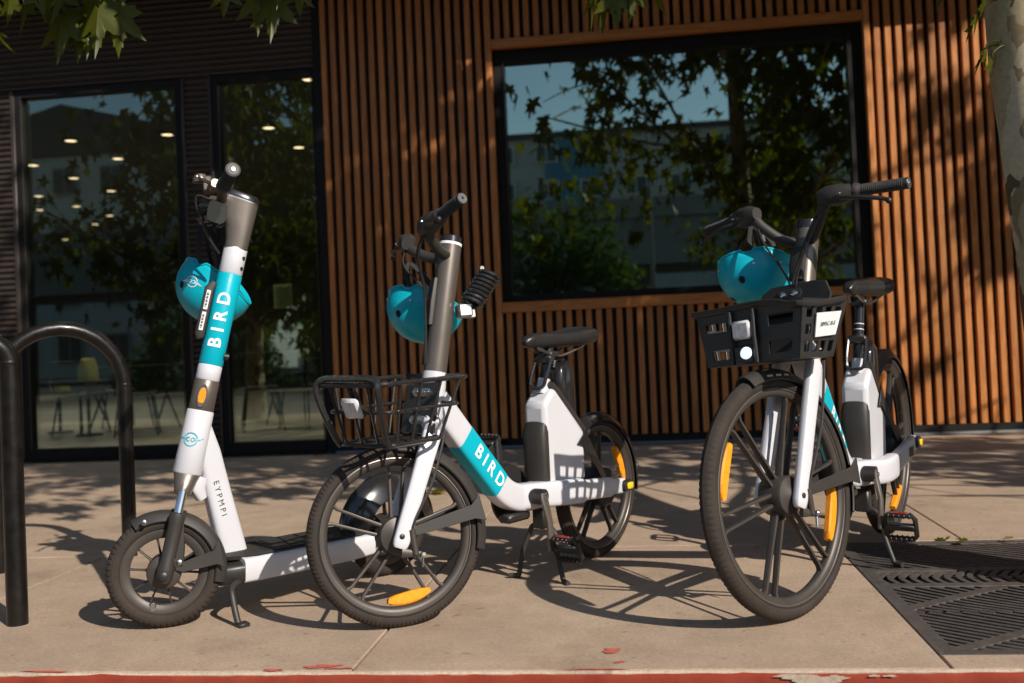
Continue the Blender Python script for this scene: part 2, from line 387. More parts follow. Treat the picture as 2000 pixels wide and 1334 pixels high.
def _outline(rows):
    L = [(r*math.cos(R(a)), 0.24+0.76*r*math.sin(R(a))) for a, r in rows]; return L+[(-x, y) for x, y in L[-2:0:-1]]
LEAF = _outline(((-90, 0.04), (-66, 0.34), (-44, 0.36), (-30, 0.56), (-22, 0.50), (-12, 0.68), (-4, 0.50), (6, 0.38), (18, 0.46), (25, 0.66), (30, 0.64), (36, 0.92), (44, 0.70), (50, 0.62), (58, 0.44), (66, 0.46), (72, 0.60), (75, 0.56), (81, 0.80), (84, 0.78), (90, 1.08)))
LEAF_S = _outline(((-90, 0.04), (-40, 0.36), (-13, 0.66), (8, 0.38), (36, 0.88), (60, 0.42), (90, 1.05)))
def leaf_faces(mb, p, size, q, simple=True):
    """add one leaf at p, oriented by quaternion q, folded a little along its rib"""
    pts = LEAF if not simple else LEAF_S
    n = len(pts); vs = [p + q @ Vector((0, 0.22*size, -0.03*size))]
    for x, y in pts: vs.append(p + q @ Vector((x*size*0.62, y*size, 0.16*abs(x)*size - 0.10*size*y*y)))
    mb.add(vs, [(0, i+1, (i+1) % n+1) for i in range(n)])

# ================================================================ SETTING: ground, kerb, road
mb = MB(); mb.box((0, -150, -0.40), (900, 600, 0.2)); tag(mb.build('ground', 'asphalt', smooth=False), kind='structure')
mb = MB(); mb.box((0, -3.3, -0.20), (160, 11.52, 0.1)); road = tag(mb.build('road', 'asphalt', smooth=False), kind='structure')
m_ = MB(); 
for i in range(-14, 15): m_.box((i*3.0, -3.4, -0.148), (1.6, 0.10, 0.004))
m_.build('lane_marking', 'white_print', road, smooth=False)
# sidewalk: bed plus slabs
GX0, GX1, GY0, GY1 = 0.675, 1.915, 2.581, 3.952
mb = MB()
for x0, x1, y0, y1 in ((-16, GX0, 2.476, 7.9), (GX1, 16, 2.476, 7.9), (GX0, GX1, 2.476, GY0), (GX0, GX1, GY1, 7.9)):
    mb.box(((x0+x1)/2, (y0+y1)/2, -0.081), (x1-x0, y1-y0, 0.14))
side = tag(mb.build('sidewalk', 'concrete', smooth=False), kind='structure')
XR = {0: [-16, -12.4, -9.5, -6.6, -5.1, -3.65, -2.2, -0.746, GX0], 1: [-16, -12.4, -9.5, -6.6, -5.1, -3.65, -2.195, -0.746, 1.14, 3.6, 5.1, 6.6, 9.5, 12.4, 16], 2: [-16, -12.4, -9.5, -6.6, -5.1, -3.65, -2.195, -0.746, 1.14, 3.6, 5.1, 6.6, 9.5, 12.4, 16]}
def slab(x0, x1, y0, y1):
    g = 0.0035; m = MB(); m.box(((x0+x1)/2, (y0+y1)/2, -0.0055), (x1-x0-2*g, y1-y0-2*g, 0.011)); m.build('slab', 'concrete', side, bevel=0.003)
for r, (y0, y1) in enumerate(((2.474, 3.952), (3.952, 5.86), (5.86, 7.78))):
    xs = XR[r]
    for a, b in zip(xs, xs[1:]): slab(a, b, y0, y1)
for a, b in ((GX1, 3.6), (3.6, 5.1), (5.1, 6.6), (6.6, 9.5), (9.5, 12.4), (12.4, 16)): slab(a, b, 2.474, 3.952)
slab(GX0, GX1, 2.474, GY0)
# kerb: painted red face with a rounded nose
prof = [(2.4575, -0.0035), (2.4505, -0.0075), (2.4465, -0.014), (2.444, -0.026), (2.440, -0.155), (2.4575, -0.155)]
mb = MB(); rs = []
for i in range(161):
    x = -16+i*0.2; rs.append([Vector((x, y+0.0105+0.0015*math.sin(i*1.7), z+0.0012*math.sin(i*2.3+y*9))) for y, z in prof])
mb.rings(rs); kerb = tag(mb.build('kerb', 'kerb_red'), kind='structure')
m = MB(); rs = []; rnd = random.Random(4)
for i in range(801):
    x = -16+i*0.04; j = rnd.uniform(-0.0022, 0.0022); rs.append([Vector((x, 2.4737, -0.012)), Vector((x, 2.4737, -0.0004)), Vector((x, 2.4705, -0.0002)), Vector((x, 2.4650+j, -0.0018)), Vector((x, 2.4620+j, -0.0050)), Vector((x, 2.4635, -0.012))])
m.rings(rs); m.build('kerb_lit_edge', 'concrete_pale', kerb)  # paler strip stands in for the light caught on the rounded edge
for k, (cx, cz, sx, sz) in enumerate(((0.315, -0.013, 0.040, 0.006), (0.36, -0.021, 0.062, 0.012), (0.415, -0.016, 0.022, 0.006), (0.495, -0.0115, 0.012, 0.0028), (0.532, -0.012, 0.014, 0.0025))):   # paint worn off the face
    rr = random.Random(k+20); m = MB(); n = 22; pts = []
    for i in range(n): a = 2*math.pi*i/n; r_ = 1+0.2*math.sin(3*a+k)+rr.uniform(-0.22, 0.22); pts.append((cx+sx*r_*math.cos(a), 2.4505+0.0003*k, cz+0.003+sz*r_*math.sin(a)))
    m.add(pts, [tuple(range(n))]); m.build('bare_patch', 'concrete_pale', kerb, smooth=False, fixn=False)
def blot(x, y, sx, sy, seed):
    rnd = random.Random(seed); n = 26; ph = rnd.random()*6
    pts = []
    for i in range(n):
        a = 2*math.pi*i/n; r = 1+0.35*math.sin(2*a+ph)+0.25*math.sin(5*a+2*ph)+rnd.uniform(-0.2, 0.2)
        pts.append((x+sx*r*math.cos(a), y+sy*r*math.sin(a), 0.0022))
    return pts
m = MB()
for i, (x, y, sx, sy) in enumerate(((-0.109, 2.622, 0.026, 0.016), (-0.088, 2.53, 0.010, 0.009), (-0.83, 2.505, 0.045, 0.012), (-0.78, 2.49, 0.03, 0.007), (-0.14, 2.475, 0.06, 0.006), (-1.55, 2.474, 0.07, 0.006), (-0.95, 2.478, 0.03, 0.007))):
    m.add(blot(x, y, sx, sy, i), [tuple(range(26))])
m.build('paint_spill', 'red_splash', side, smooth=False, fixn=False)

# ================================================================ BUILDING
bld = empty('commercial_building', (0, 7.9, 0)); bld.matrix_world = Matrix.Translation((0, 7.9, 0))
OFF = Vector((0, -7.9, 0))
class BB(MB):                                 # world-space builder for parts of the building
    def __init__(s): super().__init__(Matrix.Translation(OFF))
tag(bld, 'cedar slatted shopfront with dark ribbed siding, tall glazing and a large window', 'building')
WX0, WX1, WZ0, WZ1 = -1.048, 1.739, 1.117, 3.09    # window opening
m = BB()                                       # dark wall behind the slats, with the window opening
for x0, x1, z0, z1 in ((-2.47, WX0, 0.0, 4.2), (WX1, 9.0, 0.0, 4.2), (WX0, WX1, 0.0, WZ0), (WX0, WX1, WZ1, 4.2)):
    m.box(((x0+x1)/2, 7.97, (z0+z1)/2), (x1-x0, 0.20, z1-z0))
m.build('backing_wall', 'backing', bld, smooth=False)
def slat(x, z0, z1):
    rnd = random.Random(int(x*1000)+int(z0*77)); d = 0.040+rnd.uniform(-0.002, 0.002); w_ = 0.043+rnd.uniform(-0.0012, 0.0012)
    m = BB(); lean = rnd.uniform(-0.0015, 0.0015)
    vs = []
    for z, dx in ((z0, -lean), (z1, lean)):
        vs += [(x+dx, 7.868, z), (x+dx, 7.868-d+0.003, z), (x+dx+0.003, 7.868-d, z), (x+dx+w_-0.003, 7.868-d, z), (x+dx+w_, 7.868-d+0.003, z), (x+dx+w_, 7.868, z)]
    m.rings([[Vector(p) for p in vs[:6]], [Vector(p) for p in vs[6:]]])
    o = m.build('slat', 'cedar', bld, ang=20)
for i in range(17): slat(-2.412+i*0.0775, 0.076, 3.79)
for i in range(1, 37): slat(-1.094+i*0.07657, 0.076, 1.040); slat(-1.094+i*0.07657, 3.162, 3.79)
for i in range(1, 40): slat(1.739+i*0.0772, 0.076, 3.79)
def trim(c, d, mat):
    m = BB(); m.bevbox(c, d, 0.004); return m.build('window_trim', mat, bld, ang=30)
trim((-1.071, 7.852, 1.933), (0.046, 0.092, 3.714), 'cedar'); trim((1.7615, 7.852, 1.933), (0.045, 0.092, 3.714), 'cedar')
trim((0.3455, 7.855, 3.126), (2.787, 0.09, 0.072), 'cedar_trim'); trim((0.3455, 7.855, 1.0785), (2.787, 0.09, 0.077), 'cedar_trim')
m = BB(); m.box((0.3455, 7.854, 1.119), (2.785, 0.088, 0.004)); m.build('window_sill', 'cedar_trim', bld, smooth=False)
def window(x0, x1, z0, z1, fw, y, fr=None, gm='shop_glass'):
    l, r, b, t = fr or (fw, fw, fw, fw); m = BB(); D = 0.09
    for c, d in ((((x0+l/2), y, (z0+z1)/2), (l, D, z1-z0)), ((x1-r/2, y, (z0+z1)/2), (r, D, z1-z0)), (((x0+l+x1-r)/2, y, z0+b/2), (x1-x0-l-r, D, b)), (((x0+l+x1-r)/2, y, z1-t/2), (x1-x0-l-r, D, t))): m.bevbox(c, d, 0.004)
    o = m.build('window', 'window_frame', bld, ang=30)
    for e in (0.014,):                         # bright glazing bead
        for c, d in (((x0+l+0.004, y-0.05, (z0+z1)/2+0.0), (0.005, 0.012, z1-z0-b-t)), ((x1-r-0.004, y-0.05, (z0+z1)/2), (0.005, 0.012, z1-z0-b-t))):
            m = BB(); m.box(c, d); m.build('glazing_bead', 'siding_metal', o, smooth=False)
    # one reflecting sheet: a single face so that reflections are clean
    m = BB(); a, b2, c2, d2 = x0+l, x1-r, z0+b, z1-t; m.add([(a, y+0.01, c2), (b2, y+0.01, c2), (b2, y+0.01, d2), (a, y+0.01, d2)], [(0, 1, 2, 3)])
    m.build('pane', gm, o, smooth=False, fixn=False)
    return o
window(WX0+0.002, WX1-0.002, WZ0+0.006, WZ1-0.002, 0, 7.93, (0.075, 0.10, 0.055, 0.10), 'pane_glass')
window(-5.03, -3.59, 0.02, 3.058, 0, 7.88, (0.052, 0.05, 0.09, 0.06)); window(-3.332, -2.483, 0.02, 3.058, 0, 7.88, (0.052, 0.016, 0.09, 0.06))
m = BB(); m.bevbox((-2.4465, 7.88, 1.90), (0.066, 0.12, 3.78), 0.004); m.build('corner_post', 'window_frame', bld)
for x0, x1 in ((-5.072, -5.034), (-3.588, -3.560), (-3.362, -3.334)):
    m = BB(); m.bevbox(((x0+x1)/2, 7.845, 1.54), (x1-x0, 0.03, 3.04), 0.004); m.build('edge_trim', 'siding_metal', bld)
def siding(x0, x1, z0, z1, name='ribbed_siding'):
    pitch = 0.048; n = max(1, round((z1-z0)/pitch)); m = BB(); pr = []
    for i in range(n):
        for k in range(7):
            t = k/7; pr.append((z0+(i+t)*(z1-z0)/n, -0.017*math.sin(math.pi*min(1, t/0.82)) if t < 0.82 else 0.004))
    pr.append((z1, 0))
    vs = [(x, 7.852+d, z) for x in (x0, x1) for z, d in pr]; P = len(pr)
    m.add(vs, [(k, k+1, P+k+1, P+k) for k in range(P-1)]); return m.build(name, 'siding_metal', bld, ang=50, fixn=False)
siding(-12, -5.074, 0.02, 3.058); siding(-3.56, -3.362, 0.02, 3.058)
siding(-12, -2.48, 3.064, 3.79)
m = BB(); m.box((-8.55, 7.97, 1.9), (6.95, 0.2, 3.8)); m.box((-3.461, 7.92, 1.53), (0.24, 0.13, 3.05)); m.box((-7.24, 7.97, 3.43), (9.5, 0.2, 0.72)); m.build('wall_core', 'backing', bld, smooth=False)
m = BB(); m.box((-1.76, 7.875, 0.040), (1.31, 0.11, 0.066)); m.box((4.0, 7.875, 0.040), (10.1, 0.11, 0.066)); m.box((-3.76, 7.885, 0.012), (2.5, 0.12, 0.016)); m.build('base_strip', 'window_frame', bld, smooth=False)
m = BB(); m.add([(-2.41, 7.815, 0.02), (9, 7.815, 0.02), (9, 7.80, 0.003), (-2.41, 7.80, 0.003), (-2.41, 7.86, 0.02), (9, 7.86, 0.02)], [(0, 1, 2, 3), (4, 5, 1, 0)]); m.build('flashing', 'flashing', bld, smooth=False, fixn=False)
m = BB(); m.bevbox((-1.5, 7.47, 3.88), (21, 0.84, 0.16), 0.01); m.build('canopy', 'window_frame', bld)
m = BB(); m.box((-1.5, 8.2, 6.4), (21, 0.5, 4.85)); m.build('upper_wall', 'siding_metal', bld, smooth=False)
# ------------------------------------------------ room behind the glass
for nm, c, d, mt in (('floor', (-5, 17, -0.04), (26, 18.2, 0.08), 'room_floor'), ('ceiling', (-5, 17, 3.62), (26, 18.2, 0.1), 'room_dark'), ('wall_back', (-5, 26.1, 1.8), (26, 0.1, 3.8), 'room_dark'), ('wall_left', (-18, 17, 1.8), (0.1, 18, 3.8), 'room_dark'), ('wall_right', (8, 17, 1.8), (0.1, 18, 3.8), 'room_dark')):
    m = MB(); m.box(c, d); tag(m.build(nm, mt, smooth=False), kind='structure')
ORD = ['highest', 'second highest', 'third highest', 'fourth highest', 'fifth highest', 'sixth highest', 'seventh highest', 'sixth lowest', 'fifth lowest', 'fourth lowest', 'third lowest', 'second lowest', 'lowest']; wide_n = 0; narrow_n = 0
for x, y in sorted(((-5.42, 9.83), (-6.86, 11.82), (-5.63, 11.87), (-8.17, 13.11), (-6.91, 13.06), (-8.22, 14.21), (-8.32, 15.48), (-9.59, 15.51), (-9.66, 16.76), (-10.43, 16.89), (-9.75, 18.05), (-10.6, 19.05), (-4.35, 11.9), (-4.4, 13.15), (-3.18, 9.92), (-12.46, 21.1)), key=lambda q: q[1]):
    e = empty('ceiling_light', (x, y, 3.57)); nar = x/y > -0.375
    if nar: lab = 'warm ceiling downlight, '+('highest', 'middle', 'lowest')[narrow_n]+' of three behind the narrow glass pane'; narrow_n += 1
    else: lab = 'warm round ceiling downlight, '+ORD[wide_n]+' of those behind the wide glass pane'; wide_n += 1
    tag(e, lab, 'ceiling light', 'downlights inside the shop')
    m = MB(); m.cyl((0, 0, -0.02), (0, 0, 0.0), 0.07, 20); m.build('lamp_disc', 'downlight', e)
    m = MB(); m.lathe([(0.07, -0.025), (0.09, -0.025), (0.09, 0), (0.07, 0)], 20, axis='z'); m.build('trim_ring', 'window_frame', e)
    ld = bpy.data.lights.new('downlight', 'AREA'); ld.shape = 'DISK'; ld.size = 0.14; ld.energy = 8; ld.color = (1.0, 0.82, 0.6); lo = bpy.data.objects.new('downlight', ld); COL.objects.link(lo); lo.parent = e; lo.location = (0, 0, -0.03)
def chair(x, y, rz, label):
    e = empty('chair', M=Matrix.Translation((x, y, 0)) @ Matrix.Rotation(rz, 4, 'Z')); tag(e, label, 'chair', 'dark chairs inside the shop')
    m = MB(); m.loft([(-0.22, 0, 0.45), (-0.1, 0, 0.445), (0.1, 0, 0.44), (0.22, 0, 0.455)], [0.36, 0.42, 0.43, 0.40], 0.035, 4); m.build('seat', 'stool_black', e)
    m = MB(); m.loft([(-0.20, 0, 0.56), (-0.23, 0, 0.66), (-0.25, 0, 0.76), (-0.26, 0, 0.83)], [0.36, 0.42, 0.42, 0.36], 0.03, 4); m.build('backrest', 'stool_black', e)
    for sx in (-1, 1):
        for sy in (-1, 1):
            m = MB(); m.tube([(sx*0.16, sy*0.16, 0.44), (sx*0.22, sy*0.21, 0)], 0.012, 8); m.build('leg', 'stool_black', e)
        m = MB(); m.tube([(-0.18, sx*0.17, 0.44), (-0.24, sx*0.18, 0.60)], 0.012, 8); m.build('back_support', 'stool_black', e)
chair(-4.05, 10.56, 2.0, 'dark chair just right of the tilted scooter stem, inside the glass'); chair(-3.62, 10.74, 1.2, 'dark chair beside the corner post, inside the narrow glass pane')
chair(-6.2, 11.74, 2.6, 'dark chair farthest back, seen through the bike rack arch'); chair(-6.31, 10.89, 1.3, 'dark chair left of the arch top, inside the wide pane'); chair(-5.41, 10.45, 0.4, 'dark chair beside the right leg of the arched rack, inside')
def table(x, y, label):
    e = empty('table', (x, y, 0)); tag(e, label, 'table')
    m = MB(); m.bevbox((0, 0, 0.73), (1.1, 0.7, 0.03), 0.005); m.build('tabletop', 'stool_black', e)
    for sx in (-1, 1):
        m = MB(); m.tube([(sx*0.4, -0.28, 0), (sx*0.4, 0.28, 0.72)], 0.014, 8); m.build('leg', 'stool_black', e)
        m = MB(); m.tube([(sx*0.44, 0.28, 0), (sx*0.44, -0.28, 0.72)], 0.014, 8); m.build('leg', 'stool_black', e)
table(-3.9, 11.6, 'dark cross-legged table behind the two chairs in the narrow pane'); table(-5.9, 11.3, 'dark cross-legged table between chairs in the wide pane')
for x, y, z, lab in ((-6.05, 10.6, 0.74, 'yellow cloth bag low behind the wide pane, right of the arch centre'), (-6.75, 11.2, 0.62, 'yellow draped cloth at the left edge of the wide pane')):
    m = MB(); m.loft([(0, 0, -0.14), (0.01, 0, -0.13), (0, 0.01, 0.02), (0.005, 0, 0.10), (-0.01, 0, 0.105)], [0.24, 0.27, 0.27, 0.25, 0.2], [0.12, 0.15, 0.13, 0.05, 0.02], 4); o = m.build('cloth_bag', 'yellow_cloth'); o.location = (x, y, z); tag(o, lab, 'bag')
for x, y, lab in ((-6.05, 10.6, 'low black stand under the yellow bag'), (-6.75, 11.2, 'low black stand under the yellow draped cloth')):
    e = empty('stand', (x, y, 0)); tag(e, lab, 'stand'); h = 0.6 if x > -6.5 else 0.48
    m = MB(); m.bevbox((0, 0, h-0.012), (0.3, 0.3, 0.024), 0.004); m.build('stand_top', 'stool_black', e)
    m = MB(); m.cyl((0, 0, 0.02), (0, 0, h-0.024), 0.02, 10); m.build('post', 'stool_black', e)
    m = MB(); m.cyl((0, 0, 0), (0, 0, 0.02), 0.14, 20); m.build('foot', 'stool_black', e)
m = MB(); m.bevbox((-2.823, 7.902, 1.263), (0.153, 0.003, 0.19), 0.001); o = m.build('paper_notice', 'note_paper'); tag(o, 'pale yellow paper notice stuck inside the narrow glass pane', 'notice')

# ================================================================ BICYCLES
def wheel(parent, name, Rw, c, M=None, tw=0.052, pairs=5, ph=90.0, hub_r=0.055, refl=(), motor=False, twin=0.017, rd=0.018):
    c = Vector(c); T = (M or Matrix.Identity(4)) @ Matrix.Translation(c); ri = Rw-tw+0.004; rim_in = ri-rd
    m = MB(T); m.lathe([(ri+0.006, -0.016), (ri+0.006, 0.016), (ri-0.004, 0.017), (rim_in+0.004, 0.012), (rim_in, 0.006), (rim_in, -0.006), (rim_in+0.004, -0.012), (ri-0.004, -0.017)], 96)
    w_ = m.build(name, 'alloy_wheel', parent)
    n = 18; a = tw/2; rc = Rw-a; prof = [(rc+a*math.cos(2*math.pi*k/n)*(1.0 if abs(k-9) > 4 else 0.92), a*math.sin(2*math.pi*k/n)*0.96) for k in range(n)]
    tread = lambda i, k: (-0.003 if (k in (2, 3, 15, 16) and i % 3 < 1) else (-0.0014 if k in (1, 17) else 0.0))
    m = MB(T); m.lathe(prof, 372, mod=tread); m.build('tyre', 'rubber', w_, ang=20)
    for s in (-1, 1):
        m = MB(T); m.tube([(math.cos(2*math.pi*k/80)*(ri+0.004), s*0.0175, math.sin(2*math.pi*k/80)*(ri+0.004)) for k in range(80)], 0.0028, 6, closed=True); m.build('rim_lip', 'charcoal_metal', w_)
        m = MB(T); m.tube([(math.cos(2*math.pi*k/80)*(ri+0.0095), s*0.0195, math.sin(2*math.pi*k/80)*(ri+0.0095)) for k in range(80)], 0.0024, 6, closed=True); m.build('dark_gap_ring', 'backing', w_)  # black ring stands in for the shaded groove between tyre and rim
    for p in range(pairs):
        for sg in (-1, 1):
            A = R(ph+p*360/pairs); rad = Vector((math.cos(A), 0, math.sin(A))); tan = Vector((-math.sin(A), 0, math.cos(A)))
            a0 = rad*(hub_r*0.7)+tan*sg*twin*0.8; a1 = rad*(rim_in-0.012)+tan*sg*twin*1.25; a2 = rad*(rim_in+0.008)+tan*sg*twin*1.75
            m = MB(T); m.loft([a0, (a0+a1)/2, a1, a2], [0.026, 0.02, 0.018, 0.02], [0.0125, 0.0095, 0.0095, 0.014], 3.5, 10, side=Vector((0, 1, 0))); m.build('spoke', 'alloy_wheel', w_)
    m = MB(T); hw = 0.042 if not motor else 0.05
    m.lathe([(0.012, -hw-0.008), (hub_r*0.55, -hw), (hub_r*0.94, -hw+0.006), (hub_r, -hw+0.012), (hub_r, hw-0.012), (hub_r*0.94, hw-0.006), (hub_r*0.55, hw), (0.012, hw+0.008)], 40, closed=False); m.build('hub', 'alloy_wheel' if not motor else 'black_plastic', w_)
    for A, span in refl:
        m = MB(T); rs = []; N = 14; rm = rim_in-0.014
        for i in range(N+1):
            t = i/N; aa = R(A-span/2+span*t); wd = 0.007+0.010*math.sin(math.pi*t)**0.55; e = Vector((math.cos(aa), 0, math.sin(aa)))
            rr = rm*math.cos(R(span/2))/math.cos(aa-R(A))*0.45+rm*0.55
            rs.append([e*(rr+wd*sx)+Vector((0, sy, 0)) for sx, sy in ((-1, -0.007), (-0.7, -0.011), (0.7, -0.011), (1, -0.007), (1, 0.007), (0.7, 0.011), (-0.7, 0.011), (-1, 0.007))])
        m.rings(rs); m.build('reflector', 'amber_reflector', w_)
    return w_
def fender(parent, Rw, c, a0, a1, M=None, wd=0.068, mat='charcoal_plastic', arm=None, name='fender', gap=0.016, arm_y=0.05):
    T = (M or Matrix.Identity(4)) @ Matrix.Translation(Vector(c)); r0 = Rw+gap; m = MB(T)
    pr = []
    for k in range(9): t = -1+2*k/8; pr.append((r0-0.030*abs(t)**2.6, t*wd/2))
    inn = [(r-0.004, h*0.93) for r, h in pr[::-1]]
    m.lathe(pr+inn, 36, a0=R(a0), a1=R(a1)); f = m.build(name, mat, parent, ang=50)
    if arm:
        A, sy = arm; e = Vector((math.cos(R(A)), 0, math.sin(R(A)))); t = Vector((-e.z, 0, e.x)); rr = r0-0.006
        for s in sy:
            m = MB(T); P = [e*(rr*0.975)+t*0.036, e*(rr*0.93)+t*0.030, e*(rr*0.86)+t*0.021, e*(rr*0.55)+t*0.018, e*0.05+t*0.014, e*0.03, e*0.05-t*0.014, e*(rr*0.55)-t*0.018, e*(rr*0.86)-t*0.021, e*(rr*0.93)-t*0.036, e*(rr*0.975)-t*0.044]
            m.prism([(p.x, p.z) for p in P], s*(arm_y-0.004), s*arm_y+0.0); m.build('fender_arm', mat, f, bevel=0.0015)
    return f
def bolt(mb, c, n, r=0.007, h=0.005):
    c = Vector(c); n = Vector(n).normalized(); mb.tube([c, c+n*h*0.6, c+n*h], [r, r*0.95, r*0.55], 12)
def pedal(parent, c, tilt, mat='black_plastic'):
    q = Matrix.Translation(Vector(c)) @ Matrix.Rotation(tilt, 4, 'Y')
    m = MB(q); L, Wd = 0.048, 0.042
    loop = [(-Wd, -L*0.8), (-Wd*0.7, -L), (Wd*0.7, -L), (Wd, -L*0.8), (Wd, L*0.8), (Wd*0.7, L), (-Wd*0.7, L), (-Wd, L*0.8)]
    m.tube([(x, y, 0) for x, y in loop], 0.0085, 6, closed=True); m.bevbox((0, 0, 0), (0.022, L*1.9, 0.022), 0.004)
    for s in (-1, 1):
        for k in range(5): m.bevbox((s*Wd, -0.032+k*0.016, 0.0), (0.012, 0.006, 0.026), 0.0015)
    o = m.build('pedal', mat, parent)
    for s in (-1, 1):
        m = MB(q); m.bevbox((s*(Wd+0.0085), 0, 0), (0.004, 0.05, 0.010), 0.001); m.build('reflector', 'red_reflector', o)
    return o
def handlebar(root, M, top, fwd, rise, sweep, gl, half, gend):
    """bar clamped under the cap of the steering post; top = point on the post axis"""
    t = Vector(top); bar = []
    side = []
    for s in (-1, 1):
        pts = [(0.03*fwd, s*0.020, 0.0), (0.5*fwd, s*0.055, 0.012), (fwd, s*0.10, rise*0.55), (fwd*1.1, s*0.135, rise*0.92), (fwd*0.95, s*(half-gl-0.01), rise), (fwd-sweep*0.3, s*(half-gl), rise)]
        m = MB(M); m.tube([t+Vector(p) for p in spline(pts, 5)], 0.0165, 12); o = m.build('handlebar', 'charcoal_plastic', root)
        g0 = t+Vector((fwd-sweep*0.3, s*(half-gl), rise)); g1 = t+Vector((fwd-sweep, s*half, rise+gend)); d = (g1-g0)
        m = MB(M); m.tube([g0-d*0.02, g0, g0+d*0.05, g0+d*0.10, g0+d*0.14, g0+d*0.96, g1], [0.021, 0.0235, 0.0235, 0.020, 0.0165, 0.0162, 0.0168], 20)
        g = m.build('grip', 'grip_rubber', root)
        m = MB(M); 
        for k in range(20):
            p = g0+d*(0.18+0.038*k); dn = d.normalized()*0.0012; m.tube([p-dn, p, p+dn], [0.0163, 0.0178, 0.0163], 18)
        m.build('grip_rib', 'grip_rubber', g)
        m = MB(M); m.tube([g1, g1+d*0.02], [0.0165, 0.0150], 20); m.build('end_cap', 'bolt_steel', g)
        m = MB(M); m.tube([g1+d*0.02, g1+d*0.032], [0.005, 0.004], 12); m.build('end_screw', 'chrome', g)
        hs = g0-d*0.06; m = MB(M); m.loft([hs-d*0.62+Vector((0.004, 0, -0.006)), hs-d*0.45+Vector((0.006, 0, -0.004)), hs-d*0.2+Vector((0.006, 0, -0.004)), hs], [0.038, 0.058, 0.062, 0.046], [0.04, 0.056, 0.058, 0.046], 2.6, 18, side=Vector((0, 0, 1))); m.build('control_housing', 'charcoal_plastic', root)
        b0 = hs+Vector((0.03, 0, -0.018)); m = MB(M); m.tube(spline([b0-d*0.15, b0+d*0.1+Vector((0.022, 0, -0.004)), b0+d*0.4+Vector((0.030, 0, -0.010)), b0+d*0.75+Vector((0.026, 0, -0.022)), b0+d*0.86+Vector((0.03, 0, -0.030))], 4), 0.0062, 8); m.ball(tuple(b0+d*0.86+Vector((0.03, 0, -0.030))), 0.009, 10); lv = m.build('brake_lever', 'black_plastic', root)
        m = MB(M); bolt(m, b0-d*0.1+Vector((0.012, 0, 0.012)), (0.3, 0, 1), 0.006); m.build('lever_pin', 'chrome', lv)
    return

